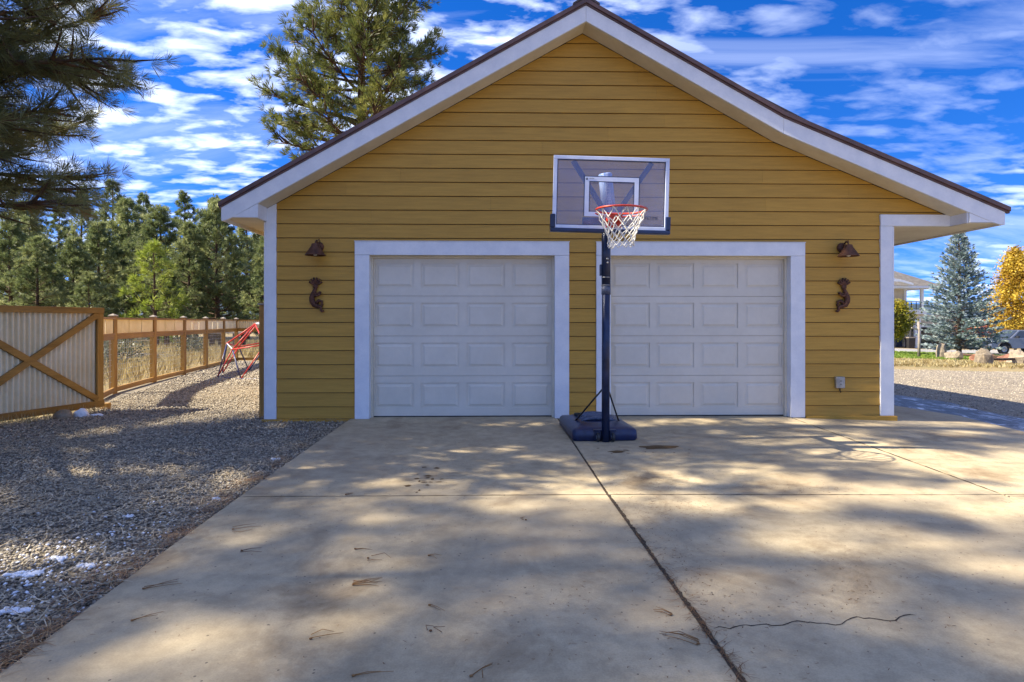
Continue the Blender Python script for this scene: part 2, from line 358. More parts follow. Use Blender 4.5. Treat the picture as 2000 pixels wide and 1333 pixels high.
def leaf_mesh(name, C, size, rg, tint, flat=0):
    n = len(C); a = rnd_unit(rg, n); a[:, 2] *= 1 - flat; a /= np.linalg.norm(a, axis=1, keepdims=True)
    b = np.cross(a, rnd_unit(rg, n)); b /= np.linalg.norm(b, axis=1, keepdims=True) + 1e-9
    s = (np.asarray(size) * rg.uniform(.6, 1.2, n))[:, None]
    V = np.empty((n, 4, 3)); V[:, 0] = C - a * s * .5; V[:, 1] = C + b * s * .35; V[:, 2] = C + a * s * .5; V[:, 3] = C - b * s * .35
    return fast_mesh(name, V.reshape(-1, 3), np.arange(n * 4).reshape(-1, 4), tint)
def hz(x, y=0):                                        # lie of the land: falls away to the right
    return -.04 - .032 * min(36, max(0, x - 3.8))

# ================================================================== the ground
def sheet(name, poly, off, mat, cuts=True):
    bm = bmesh.new(); vs = [bm.verts.new((x, y, 0)) for x, y in poly]; bm.faces.new(vs)
    for xc in (3.8, 39.8):
        g = bm.verts[:] + bm.edges[:] + bm.faces[:]
        bmesh.ops.bisect_plane(bm, geom=g, plane_co=(xc, 0, 0), plane_no=(1, 0, 0))
    for v in bm.verts: v.co.z = hz(v.co.x) + off
    bmesh.ops.recalc_face_normals(bm, faces=bm.faces)
    for f in bm.faces:
        if f.normal.z < 0: f.normal_flip()
    me = bpy.data.meshes.new(name); bm.to_mesh(me); bm.free()
    o = link(name, me, mat); o['kind'] = 'structure'; return o
def wob(pts, n=6, amp=.12, seed=1):                    # subdivide and roughen an outline
    rd = random.Random(seed); out = []
    for i, (a, b) in enumerate(pts):
        c, d = pts[(i + 1) % len(pts)]
        for k in range(n):
            t = k / n; out.append((a + (c - a) * t + rd.uniform(-amp, amp), b + (d - b) * t + rd.uniform(-amp, amp)))
    return out
sheet('ground', [(-3000, -400), (3000, -400), (3000, 3000), (-3000, 3000)], 0, 'soil')
sheet('gravel_yard', wob([(-7.0, -14), (-1.86, -14), (-1.86, 0.3), (-3.0, .6), (-3.0, 12.1), (-8.9, 12.1), (-7.2, 3.2), (-6.1, 1.0), (-6.7, -2)], 5, .05, 3), .004, 'gravel')
sheet('gravel_road', wob([(5.3, 2), (6.4, -14), (60, -14), (40, 14), (26, 15.6), (18.6, 12.9), (13.5, 12.1), (9, 11.5), (5.3, 11)], 6, .25, 4), .004, 'road')
sheet('lawn', wob([(13, 24), (20, 21.5), (25, 21.5), (30, 22.5), (60, 24), (58, 33), (34, 31.5), (27, 31.8), (16, 34)], 6, .3, 5), .006, 'lawn')
sheet('neighbour_drive', wob([(26, 33.5), (34, 32.8), (62, 35.0), (64, 45.0), (30, 43.0)], 5, .1, 6), .008, 'asphalt')
sheet('ice_strip', wob([(6.35, 1.7), (6.62, .64), (6.45, -.64), (6.25, -3.6), (7.3, -3.6), (7.67, .67), (7.98, 2.61), (7.73, 3.65), (6.9, 5.2), (5.35, 5.4), (5.35, 3.3), (5.9, 3.2)], 5, .07, 7), .012, 'ice')

# concrete driveway: six slabs with open joints
drive = empty('driveway', (0, -3, 0)); tag(drive, 'tan concrete driveway slabs in front of the garage doors', 'driveway', kind='structure')
def slab(poly):
    top = lambda x: -.032 * max(0, x - 3.8)
    n = len(poly); m = MB()
    m.add([(x, y, top(x) - .12) for x, y in poly] + [(x, y, top(x)) for x, y in poly],
          [tuple(range(n - 1, -1, -1)), tuple(range(n, 2 * n))] + [(i, (i + 1) % n, (i + 1) % n + n, i + n) for i in range(n)])
    return m.build('slab', 'concrete', drive, bevel=.006)
J = .008
edge = [(-1.80, -10), (-1.80, -7.0), (-1.80, -5.57), (-1.85, -4.6), (-1.885, -3.46 - J)]
slab([(-1.80, -10), (.86 - J, -10), (.86 - J, -5.7), (.80 - J, -3.46 - J)] + edge[:2:-1] + [(-1.80, -5.57)])
slab([(-1.885, -3.46 + J), (.80 - J, -3.46 + J), (.775 - J, -.9), (.775 - J, .3), (-1.95, .3), (-1.95, -.2)])
slab([(.86 + J, -10), (3.66 - J, -10), (3.7 - J, -3.46 - J), (.80 + J, -3.46 - J), (.86 + J, -5.7)])
slab([(.80 + J, -3.46 + J), (3.7 - J, -3.56 + J), (3.88 - J, -.05), (3.88 - J, .3), (.775 + J, .3), (.775 + J, -.9)])
slab([(3.66 + J, -10), (6.1, -10), (6.2, -3.56 - J), (3.7 + J, -3.56 - J)])
slab([(3.7 + J, -3.56 + J), (6.2, -3.56 + J), (6.48, -.64), (6.68, .64), (6.40, 1.66), (5.9, 3.3), (5.25, 3.3), (5.25, .02), (3.9, .02)])

rd = random.Random(5)
def ribbon(name, pts, wd, mat, parent, seed=0, z=.0015):
    r2 = random.Random(seed); m = MB(); n = len(pts); vs = []
    for i, (x, y) in enumerate(pts):
        a = pts[max(0, i - 1)]; b = pts[min(n - 1, i + 1)]; d = Vector((b[0] - a[0], b[1] - a[1])).normalized(); k = wd * r2.uniform(.5, 1.2)
        if i in (0, n - 1): k *= .3
        zz = -.032 * max(0, x - 3.8) + z
        vs += [(x - d.y * k / 2, y + d.x * k / 2, zz), (x + d.y * k / 2, y - d.x * k / 2, zz)]
    m.add(vs, [(2 * i, 2 * i + 1, 2 * i + 3, 2 * i + 2) for i in range(n - 1)]); return m.build(name, mat, parent)
def jag(p, q, n, amp, seed):
    r2 = random.Random(seed); o = 0; out = []
    for i in range(n + 1):
        t = i / n; o = o * .7 + r2.uniform(-amp, amp); e = math.sin(math.pi * t) ** .5 if 0 < t < 1 else 0
        out.append((p[0] + (q[0] - p[0]) * t + o * e * .4, p[1] + (q[1] - p[1]) * t + o * e))
    return out
ribbon('crack', jag((.885, -5.36), (1.30, -5.32), 18, .02, 2) + jag((1.31, -5.317), (1.80, -5.27), 18, .025, 4), .0065, 'dirt', drive, 3)
ribbon('joint_dirt', jag((.775, -1.5), (.80, -3.46), 60, .004, 5), .015, 'dirt', drive, 5, .001)
ribbon('joint_dirt', jag((.80, -3.46), (.862, -5.9), 110, .007, 6), .026, 'dirt', drive, 6, .002)
ribbon('joint_dirt', jag((.81, -3.46), (2.9, -3.52), 60, .004, 7), .016, 'dirt', drive, 7, .001)
ribbon('joint_dirt', jag((3.7, -3.5), (3.88, -.06), 60, .004, 9), .014, 'dirt', drive, 9, .001)
ribbon('joint_dirt', jag((2.9, -3.52), (6.1, -3.56), 60, .003, 10), .010, 'dirt', drive, 10, .001)
ribbon('joint_dirt', jag((-1.86, -3.46), (.79, -3.46), 60, .003, 8), .009, 'dirt', drive, 8, .001)
def stain(x, y, rx, ry, seed):
    r2 = random.Random(seed); n = 26; ph = r2.uniform(0, 6); p2 = r2.uniform(0, 6)
    pts = [(x + rx * math.cos(t) * (1 + .22 * math.sin(3 * t + ph) + .12 * math.sin(7 * t + p2)), y + ry * math.sin(t) * (1 + .22 * math.sin(2 * t + ph) + .1 * math.sin(5 * t))) for t in (2 * math.pi * k / n for k in range(n))]
    m = MB(); m.add([(a, b, .002) for a, b in pts], [tuple(range(n))]); m.build('damp_stain', 'damp', drive)
stain(1.60, -1.85, .19, .10, 1); stain(1.15, -2.05, .075, .05, 2); stain(1.25, -1.98, .03, .02, 12)
for k in range(17): stain(-.60 + rd.gauss(0, .09), -3.02 + rd.gauss(0, .16), rd.uniform(.008, .032), rd.uniform(.008, .024), 20 + k)
for k in range(10): stain(1.0 + rd.uniform(-.1, .9), -1.75 - rd.uniform(0, .4), rd.uniform(.006, .022), rd.uniform(.006, .014), 50 + k)

# ================================================================== the garage
def zt(x):
    if x < 1.1: return 5.36 - .564 * (1.1 - x)
    if x < 3.63: return 5.36 - .556 * (x - 1.1)
    return 3.953 - .413 * (x - 3.63)
gar = empty('garage', (1.1, 4.5, 0), 'ochre lap-sided two-door garage with white trim and gabled roof', 'garage')
def gb(name, mat, *boxes, bevel=0):
    m = MB()
    for b in boxes: m.box(*b)
    return m.build(name, mat, gar, bevel=bevel)
# structural walls behind the boards
m = MB(); m.box(-3.02, -1.73, .004, .1, .003, 2.3); m.box(.76, 1.44, .004, .1, .003, 2.3); m.box(3.90, 5.225, .004, .1, .003, 2.3)
m.prism_y([(-3.02, 2.3), (5.225, 2.3), (5.225, 2.56), (6.02, 2.56), (6.02, zt(6.02) - .27), (3.63, zt(3.63) - .27), (1.1, zt(1.1) - .27), (-3.02, zt(-3.02) - .27)], .004, .1)
m.build('front_wall', 'dark', gar)
gb('side_wall', 'siding', (-3.03, -2.93, .1, 8.9, .003, 2.56)); gb('side_wall', 'siding', (5.13, 5.23, .1, 8.9, -.1, 2.53)); gb('rear_wall', 'siding', (-2.93, 5.13, 8.8, 8.9, 0, 2.56))
gb('floor', 'concrete', (-2.93, 5.13, .3, 8.8, -.1, -.005))
gb('ceiling', 'dark', (-2.93, 5.13, .1, 8.8, 2.45, 2.55))

def clip(poly, a, b, c):                               # keep a*x+b*z<=c
    out = []
    for i in range(len(poly)):
        p, q = poly[i], poly[(i + 1) % len(poly)]; dp, dq = a * p[0] + b * p[1] - c, a * q[0] + b * q[1] - c
        if dp <= 0: out.append(p)
        if dp * dq < 0:
            t = dp / (dp - dq); out.append((p[0] + (q[0] - p[0]) * t, p[1] + (q[1] - p[1]) * t))
    return out
rb = random.Random(11)
EX = .1843
def board(a, b, z0, z1, zr0, zr1):
    poly = [(a, z0), (b, z0), (b, z1), (a, z1)]
    poly = clip(poly, -.564, 1, 5.36 - .285 - .564 * 1.1)
    if zr0 > 3.6: poly = clip(poly, .556, 1, 5.36 - .285 + .556 * 1.1)
    else: poly = clip(poly, .413, 1, 3.953 - .285 + .413 * 3.63)
    if len(poly) < 3: return
    n = len(poly); lip = rb.uniform(.017, .021)
    yf = lambda z: -.003 - (lip - .003) * (zr1 - z) / (zr1 - zr0)
    m = MB(); m.add([(x, yf(z), z) for x, z in poly] + [(x, .003, z) for x, z in poly],
                    [tuple(range(n)), tuple(range(2 * n - 1, n - 1, -1))] + [(i, i + n, (i + 1) % n + n, (i + 1) % n) for i in range(n)])
    m.build('siding_board', 'siding', gar)
for k in range(-12, 18):
    z0 = 3.11 - EX * k; z1 = z0 + EX - .008; zb = max(z0, .004)
    if z1 < .02 or z0 > 5.06: continue
    spans = []
    xr = 5.082 if z1 < 2.72 else 6.03
    xl = -2.907
    if zb < 2.32:
        zc_ = min(z1, 2.32) if z1 - 2.32 < .09 else z1
        spans = [(xl, -1.888, zb, z1), (.921, 1.281, zb, z1), (4.064, xr, zb, z1)]
        if z1 > 2.323: spans += [(-1.888, .921, 2.323, z1), (1.281, 4.064, 2.323, z1)]
    else: spans = [(xl, xr, zb, z1)]
    if 2.548 < z1 and z0 < 2.70 and xr > 5.1: spans = [(xl, 5.082, zb, z1), (5.082, xr, max(zb, 2.703), z1)]
    for a, b, p, q in spans:
        if q - p < .012: continue
        cuts = [a]
        if b - a > 4:
            x = a + rb.uniform(.6, 3.6)
            while x < b - .8: cuts.append(x); x += rb.choice([3.66, 3.66, 2.4, 3.0])
        cuts.append(b)
        for c, d in zip(cuts, cuts[1:]): board(c + .0008, d - .0008, p, q, z0, z0 + EX)

# trim
WB = .004
m = MB(); m.prism_y([(-3.042, 0), (-2.907, 0), (-2.907, 2.812), (-3.042, 2.738)], -.034, 0); m.box(-3.064, -3.042, -.034, .13, 0, 2.575); m.build('corner_trim', 'white', gar, bevel=WB)
gb('corner_trim', 'white', (5.082, 5.242, -.034, 0, .018, 2.546), (5.242, 5.264, -.034, .13, .018, 2.539), bevel=WB)
gb('frieze_board', 'white', (5.082, 6.028, -.036, 0, 2.548, 2.702), bevel=WB)
gb('skirt_board', 'siding', (-3.09, -1.96, -.05, .0, -.09, -.002), bevel=WB)
gb('skirt_board', 'siding', (4.08, 5.30, -.05, .0, -.06, .016), bevel=WB)
for a, b, c, d in ((-1.888, -1.70, .731, .921), (1.281, 1.472, 3.871, 4.064)):
    gb('door_casing', 'white', (a, b, -.036, 0, .0, 2.1435), bevel=WB); gb('door_casing', 'white', (c, d, -.036, 0, .0, 2.1435), bevel=WB)
    gb('door_header', 'white', (a, d, -.038, 0, 2.1455, 2.322), bevel=WB)
    gb('head_flashing', 'white', (a - .006, d + .006, -.046, 0, 2.3225, 2.3295))
    gb('door_jamb', 'white', (b - .03, b - .002, .0, .2, 0, 2.146), (c + .002, c + .03, .0, .2, 0, 2.146))
    gb('door_jamb', 'cream', (b - .002, b + .028, .075, .115, 0, 2.146), (c - .028, c + .002, .075, .115, 0, 2.146), (b + .028, c - .028, .075, .115, 2.116, 2.146))
    gb('door_jamb', 'cream', (b, c, 0.0, .2, 2.147, 2.17))
    # sectional door
    gd = bpy.data.objects.new('garage_door', None); COL.objects.link(gd); gd.parent = gar
    W = (c - b) / 4; HS = 2.135 / 4; y0 = .118
    for r in range(4):
        zb = .016 + r * HS; m = MB(); m.box(b + .001, c - .001, y0 + .014, y0 + .05, zb, zb + HS - .004)
        pz0, pz1 = zb + .105, zb + .105 + .335
        m.box(b + .001, c - .001, y0, y0 + .014, zb, pz0); m.box(b + .001, c - .001, y0, y0 + .014, pz1, zb + HS - .004)
        xs = [b + .001]
        for k in range(4): xs += [b + W * (k + .5) - .255, b + W * (k + .5) + .255]
        xs.append(c - .001)
        for k in range(0, 10, 2): m.box(xs[k], xs[k + 1], y0, y0 + .014, pz0, pz1)
        m.build('door_section', 'door', gd)
        for k in range(4):
            xa, xb_ = b + W * (k + .5) - .251, b + W * (k + .5) + .251; za, zc2 = pz0 + .004, pz1 - .004; i1, i2 = .022, .046
            rect = lambda i, y: [(xa + i, y, za + i), (xb_ - i, y, za + i), (xb_ - i, y, zc2 - i), (xa + i, y, zc2 - i)]
            q = MB(); q.add(rect(0, y0 + .0135) + rect(i1, y0 + .011) + rect(i2, y0 + .001), [(i, (i + 1) % 4, (i + 1) % 4 + 4, i + 4) for i in range(4)] + [(i + 4, (i + 1) % 4 + 4, (i + 1) % 4 + 8, i + 8) for i in range(4)] + [(8, 9, 10, 11)])
            q.build('raised_panel', 'door', gd)
    m = MB(); m.box(b + .002, c - .002, y0 + .004, y0 + .04, .001, .015); m.build('bottom_seal', 'plasticblack', gd)

# roof and eaves
pr = [-3.50, 1.1, 3.63, 6.56]
m = MB(); m.prism_y([(x, zt(x)) for x in pr] + [(x, zt(x) - .055) for x in pr[::-1]], -.365, 9.2); roof = m.build('roof', 'brown', gar)
m = MB(); m.prism_y([(x, zt(x) - .056) for x in pr] + [(x, zt(x) - .078) for x in pr[::-1]], -.345, -.30); m.build('drip_edge', 'brown', roof)
m = MB(); m.prism_y([(.93, zt(.93) + .003), (1.1, zt(1.1) + .008), (1.27, zt(1.27) + .003), (1.27, zt(1.27) + .028), (1.1, zt(1.1) + .045), (.93, zt(.93) + .028)], -.37, 9.2); m.build('ridge_cap', 'roof2', roof)
m = MB(); m.prism_y([(2.95, zt(2.95) + .004), (4.05, zt(4.05) + .012), (4.05, zt(4.05) + .03), (2.95, zt(2.95) + .03)], -.3, 9.2); m.build('upper_roof_edge', 'roof2', roof)
for k in range(11):                                    # standing seams
    for s_ in (0, 1):
        m = MB(); y = .3 + k * .8
        xs = (-3.49, 1.0) if s_ == 0 else (4.1, 6.55)
        m.bar((xs[0], y, zt(xs[0]) + .012), (xs[1], y, zt(xs[1]) + .012), .02, .02); m.build('standing_seam', 'brown', roof)
FY = (-.332, -.304)
def fascia(poly, bev=.003, yy=FY): m = MB(); m.prism_y(poly, *yy); return m.build('fascia_board', 'white', gar, bevel=bev)
T, B_ = .079, .28
fascia([(-3.476, 2.535), (-3.44, 2.535), (-3.34, 2.577), (1.099, zt(1.099) - B_), (1.099, zt(1.099) - T), (-3.476, zt(-3.476) - T)])
fascia([(1.101, zt(1.101) - B_), (3.629, zt(3.629) - B_), (3.629, zt(3.629) - T), (1.101, zt(1.101) - T)])
fascia([(3.631, zt(3.631) - B_), (6.354, 2.548), (6.45, 2.52), (6.51, 2.52), (6.51, zt(6.51) - T), (3.631, zt(3.631) - T)])
fascia([(-3.337, 2.579), (-3.022, 2.579), (-3.022, zt(-3.022) - B_ - .003)], 0, (-.328, -.304))
fascia([(6.05, 2.55), (6.348, 2.55), (6.05, zt(6.05) - B_ - .003)], 0, (-.328, -.304))
gb('eave_return', 'white', (-3.05, -3.024, -.3035, -.036, 2.577, 2.80)); gb('eave_return', 'white', (6.03, 6.056, -.3035, 0, 2.55, 2.70))
gb('eave_fascia', 'white', (-3.476, -3.45, -.3035, 9.15, 2.535, 2.70)); gb('eave_fascia', 'white', (6.484, 6.51, -.3035, 9.15, 2.52, 2.69))
gb('eave_soffit', 'cream', (-3.449, -3.066, -.3035, 9.1, 2.577, 2.588)); gb('eave_soffit', 'cream', (5.266, 6.029, .0, 9.1, 2.54, 2.5475), (6.029, 6.483, -.3035, 9.1, 2.54, 2.5475))
def rake(xs):
    m = MB(); m.prism_y([(x, zt(x) - B_ - .002) for x in xs] + [(x, zt(x) - B_ + .012) for x in xs[::-1]], -.3035, -.0225); m.build('rake_soffit', 'cream', gar)
rake([-3.02, 1.099]); rake([1.101, 3.63]); rake([3.632, 6.028])

# small hook under the right eave
m = MB(); m.tube([(6.40, 2.35, 2.54), (6.41, 2.36, 2.49), (6.45, 2.37, 2.45), (6.49, 2.38, 2.46), (6.49, 2.385, 2.49)], .006, 6)
tag(m.build('eave_hook', 'black', loc=(6.4, 2.35, 2.5)), 'small bent wire hook under the right eave', 'hook')

# ================================================================== things on the wall
def lamp(x, z, label):
    t = empty('wall_lamp', (x, 0, z), label, 'lamp', 'barn lamps flanking the garage doors')
    y0 = -.02
    m = MB(); m.lathe([(0, y0), (.066, y0), (.066, y0 - .014), (.052, y0 - .03), (.02, y0 - .038), (0, y0 - .038)], (x, 0, z), 20, 'y'); m.build('backplate', 'rust', t)
    m = MB(); m.tube([(x, -.05, z), (x, -.085, z + .05), (x, -.125, z + .072), (x, -.165, z + .05), (x, -.175, z + .015)], .009, 8); m.build('arm', 'rust', t)
    m = MB(); m.tube([(x + .012, -.04, z + .02), (x + .03, -.08, z + .075), (x + .03, -.12, z + .085), (x + .012, -.16, z + .04)], .005, 6); m.build('cord', 'rust', t)
    c = (x, -.178, z - .13)
    m = MB(); m.lathe([(.018, .155), (.045, .15), (.05, .12), (.058, .11), (.122, .014), (.130, .008), (.130, .0), (.118, .0), (.05, .10), (.0, .11)], c, 28); m.build('lamp_shade', 'lampshade', t)
    m = MB(); m.lathe([(0, .004), (.02, .01), (.028, .035), (.016, .07), (.014, .1)], (c[0], c[1], c[2] - .008), 14); m.build('bulb', 'bulb', t)
lamp(-2.355, 2.25, 'rusty bell-shaped barn lamp left of the left garage door')
lamp(4.562, 2.256, 'rusty bell-shaped barn lamp right of the right garage door')

def ornament(x, z, s, label):                          # s=-1: limbs to the left, +1: limbs to the right
    t = empty('wall_ornament', (x, 0, z), label, 'wall ornament', 'rusty dancing figures on the wall')
    y = -.04
    P = lambda a, b, yy=y: (x + s * a, yy, z + b)
    m = MB(); m.tube([P(.005, .33), P(-.012, .29), P(-.028, .25), P(-.045, .20), P(-.04, .15), P(-.015, .105), P(.03, .085), P(.055, .075)], [.018, .026, .032, .036, .036, .033, .026, .018], 10)
    m.blob(P(.0, .345), (.032, .02, .036), 3, .1); m.build('body', 'rust', t)
    for k, a in enumerate((-58, -34, -12, 10, 34, 60)):
        a = R(a); ln = .1 + .012 * math.cos(a * 2); b = (math.sin(a) * ln, .36 + math.cos(a) * ln * .95)
        m = MB(); m.tube([P(0, .355), P(b[0] * .5, .355 + (b[1] - .355) * .55), P(b[0], b[1]), P(b[0] * 1.06 + .004, b[1] - .01)], [.006, .014, .013, .005], 7); m.build('feather', 'rust', t)
    for pts in ([P(-.02, .265), P(.03, .25), P(.055, .275), P(.075, .262)], [P(-.02, .25, y - .02), P(.02, .222, y - .025), P(.05, .235, y - .02), P(.07, .255, y - .02)]):
        m = MB(); m.tube(pts, [.018, .015, .014, .012], 8); m.build('arm', 'rust', t)
    for pts in ([P(0, .12), P(.045, .165), P(.085, .15), P(.08, .115), P(.10, .105)], [P(.03, .09), P(.075, .08), P(.07, .04), P(.085, .02), P(.11, .03)]):
        m = MB(); m.tube(pts, [.026, .021, .018, .015, .013], 8); m.build('leg', 'rust', t)
    m = MB(); m.bar(P(-.02, .22, -.035), P(-.02, .22, -.01), .03, .03, (0, 0, 1)); m.build('mounting_block', 'black', t)
ornament(-2.395, 1.385, 1, 'rusty feathered dancing figure ornament on the wall left of the doors')
ornament(4.583, 1.387, -1, 'rusty feathered dancing figure ornament on the wall right of the doors')

t = empty('outlet_box', (4.527, 0, .39), 'grey metal weatherproof outlet box low on the ochre wall', 'outlet')
m = MB(); m.box(4.47, 4.585, -.062, -.012, .39, .54); m.build('housing', 'steel', t, bevel=.006)
m = MB(); m.box(4.484, 4.571, -.068, -.0622, .404, .526); m.build('cover_frame', 'steel', t, bevel=.003)
m = MB(); m.box(4.502, 4.545, -.074, -.0682, .418, .512); m.build('receptacle', 'steel', t, bevel=.002)
for dz in (.445, .488):
    m = MB(); m.box(4.514, 4.519, -.0752, -.0741, dz - .01, dz + .008); m.box(4.528, 4.533, -.0752, -.0741, dz - .01, dz + .008); m.build('socket_slot', 'black', t)
m = MB(); m.tube([(4.53, -.04, .39), (4.53, -.035, .36), (4.545, -.03, .33)], .006, 6); m.build('cable', 'black', t)

# ================================================================== basketball hoop
hp = empty('basketball_hoop', (1.12, -1.2, 0), 'portable basketball hoop with clear backboard and navy base between the doors', 'basketball hoop')
RZ = Matrix.Rotation(R(2.5), 4, 'Z')
def hb(m, name, mat, parent=hp, bevel=0): return m.build(name, mat, parent, bevel=bevel)
# base: a hollow tank with sloping sides, sunken deck and wheel pockets
def ringpts(x0, x1, y0, y1, z, r=.06, n=5):
    out = []
    for cx_, cy_, a0 in ((x1 - r, y0 + r, -90), (x1 - r, y1 - r, 0), (x0 + r, y1 - r, 90), (x0 + r, y0 + r, 180)):
        for k in range(n + 1): a = R(a0 + 90 * k / n); out.append((cx_ + r * math.cos(a), cy_ + r * math.sin(a), z))
    return [tuple(RZ @ Vector((p[0] - 1.12, p[1] + 1.5, p[2])) + Vector((1.12, -1.5, 0))) for p in out]
rings = [ringpts(.79, 1.47, -1.52, -.52, .001), ringpts(.775, 1.485, -1.535, -.505, .02), ringpts(.78, 1.48, -1.53, -.51, .105),
         ringpts(.80, 1.46, -1.51, -.53, .125), ringpts(.87, 1.39, -1.40, -.60, .135), ringpts(.91, 1.35, -1.33, -.66, .155), ringpts(.99, 1.27, -1.20, -.78, .15)]
m = MB(); n = len(rings[0]); vs = sum(rings, [])
m.add(vs, [(i * n + k, i * n + (k + 1) % n, (i + 1) * n + (k + 1) % n, (i + 1) * n + k) for i in range(len(rings) - 1) for k in range(n)] + [tuple(range((len(rings) - 1) * n, len(rings) * n))], True)
hb(m, 'base', 'navy', bevel=.0)
for k in range(4):                                     # moulded ribs on the deck
    m = MB(); yy = -1.12 + k * .13; m.tube([(.90, yy, .135), (1.0, yy + .02, .168), (1.12, yy + .03, .172), (1.24, yy + .02, .168), (1.35, yy, .135)], [.012, .02, .022, .02, .012], 8); hb(m, 'deck_rib', 'scuffed')
m = MB(); m.lathe([(0, .185), (.035, .185), (.04, .175), (.04, .14)], (.93, -.78, 0), 16); hb(m, 'fill_cap', 'black')
m = MB(); m.box(1.015, 1.07, -1.558, -1.50, .012, .105); m.box(1.175, 1.23, -1.558, -1.50, .012, .105); m.box(1.0, 1.245, -1.548, -1.50, .1055, .125); hb(m, 'wheel_bracket', 'pole', bevel=.004)
for x in (1.032, 1.19):
    m = MB(); m.lathe([(0, 0), (.042, .0), (.048, .006), (.048, .022), (.042, .028), (0, .028)], (x, -1.562, .0495), 18, 'x'); wh = hb(m, 'wheel', 'plasticblack')
    m = MB(); m.lathe([(0, -.003), (.02, -.003), (.02, .0), (0, .0)], (x, -1.562, .0495), 14, 'x'); hb(m, 'hub', 'steel', wh)
m = MB(); m.tube([(1.127, -1.555, .002), (1.131, -1.54, 1.0), (1.138, -1.52, 1.745)], .0425, 20); pole = hb(m, 'lower_pole', 'pole')
m = MB(); m.tube([(1.138, -1.52, 1.60), (1.14, -1.51, 2.45)], .048, 20); hb(m, 'upper_pole', 'pole')
m = MB(); m.lathe([(.0485, 0), (.0515, 0), (.0515, .008), (.0485, .008)], (1.1382, -1.519, 1.738), 20); m.lathe([(.0485, 0), (.0515, 0), (.0515, .008), (.0485, .008)], (1.138, -1.52, 1.655), 20); hb(m, 'pole_band', 'steel')
m = MB(); m.lathe([(.0482, 0), (.0492, 0), (.0492, .09), (.0482, .09)], (1.138, -1.52, 1.56), 20); hb(m, 'worn_sticker', 'scuffed')
for zz in (1.898, 1.935):
    m = MB(); m.lathe([(0, -.06), (.012, -.058), (.013, -.048), (.013, -.04)], (1.146, -1.515, zz), 10, 'y'); hb(m, 'bolt', 'steel')
m = MB(); m.box(1.072, 1.09, -1.54, -1.49, 1.76, 1.88); hb(m, 'adjuster_lever', 'pole', bevel=.004)
for sx, e in ((-1, (.865, -1.05, .13)), (1, (1.37, -1.05, .13))):
    m = MB(); m.tube([(1.134 + sx * .03, -1.5, .55), e], .0095, 8); m.tube([e, (e[0] + sx * .012, e[1], .12)], .014, 8); hb(m, 'base_strut', 'black')
# backboard: rolled about 1.4 degrees like the real one
BC = Vector((1.083, -2.08, 2.515)); RB = Matrix.Rotation(R(1.4), 3, 'Y')
def bp(x, y, z): return tuple(BC + RB @ Vector((x, y, z)))
def bbox(x0, x1, y0, y1, z0, z1):
    q = MB(); q.box(x0, x1, y0, y1, z0, z1); q.v = [bp(*p) for p in q.v]; return q
HWd, HH = .563, .352
bd = hb(bbox(-HWd + .012, HWd - .012, -.002, .004, -HH + .012, HH - .012), 'backboard', 'acrylic')
MT['frame_paint'] = mottled('pale_blue_white_print', (.56, .62, .78), (.66, .72, .86), 8, 4, .4, bs=.02)
for nm, b in (('board_frame', (-HWd, HWd, -.016, .016, HH - .034, HH)), ('board_frame', (-HWd, HWd, -.016, .016, -HH, -HH + .034)), ('board_frame', (-HWd, -HWd + .036, -.016, .016, -HH + .0345, HH - .0345)), ('board_frame', (HWd - .036, HWd, -.016, .016, -HH + .0345, HH - .0345))):
    hb(bbox(*b), nm, 'frame_paint', bd, .003)
for b in ((-HWd + .036, HWd - .036, -.0045, -.0025, HH - .043, HH - .034), (-HWd + .036, HWd - .036, -.0045, -.0025, -HH + .034, -HH + .043), (-HWd + .036, -HWd + .044, -.0045, -.0025, -HH + .0435, HH - .0435), (HWd - .044, HWd - .036, -.0045, -.0025, -HH + .0435, HH - .0435)):
    hb(bbox(*b), 'navy_outline', 'navy', bd)
S0, S1, Z0, Z1 = -.255, .27, -.228, .155               # shooter's square
for b in ((S0, S1, -.0048, -.0026, Z1 - .042, Z1), (S0, S1, -.0048, -.0026, Z0, Z0 + .042), (S0, S0 + .042, -.0048, -.0026, Z0 + .0425, Z1 - .0425), (S1 - .042, S1, -.0048, -.0026, Z0 + .0425, Z1 - .0425)):
    hb(bbox(*b), 'shooter_square', 'frame_paint', bd)
for b in ((S0 - .008, S1 + .008, -.0046, -.0026, Z1 + .0004, Z1 + .008), (S0 - .008, S0 - .0004, -.0046, -.0026, Z0, Z1), (S1 + .0004, S1 + .008, -.0046, -.0026, Z0, Z1), (S0 + .0425, S1 - .0425, -.0046, -.0026, Z1 - .05, Z1 - .0425), (S0 + .0425, S0 + .049, -.0046, -.0026, Z0 + .0425, Z1 - .0505), (S1 - .049, S1 - .0425, -.0046, -.0026, Z0 + .0425, Z1 - .0505)):
    hb(bbox(*b), 'navy_outline', 'navy', bd)
hb(bbox(-HWd - .02, HWd + .02, -.03, .03, -HH - .035, -HH + .003), 'edge_pad', 'navy', bd, .008)
for sx in (-1, 1): hb(bbox(min(sx * (HWd - .028), sx * (HWd + .021)), max(sx * (HWd - .028), sx * (HWd + .021)), -.031, .031, -HH + .0035, -HH + .135), 'edge_pad', 'navy', bd, .008)
hb(bbox(-.27, -.02, .006, .02, -HH + .04, -HH + .115), 'mounting_plate', 'navy', bd, .004)
def arm(p, q, wd=.05): m = MB(); m.bar(bp(*p), bp(*q), wd, .03, (0, 1, 0)); return hb(m, 'board_arm', 'navy', bevel=.004)
arm((-.37, .035, .315), (-.03, .06, -.19)); arm((.40, .035, .315), (.07, .06, -.19))
arm((-.03, .06, -.19), (.03, .55, -.25)); arm((.07, .06, -.19), (.08, .55, -.25))
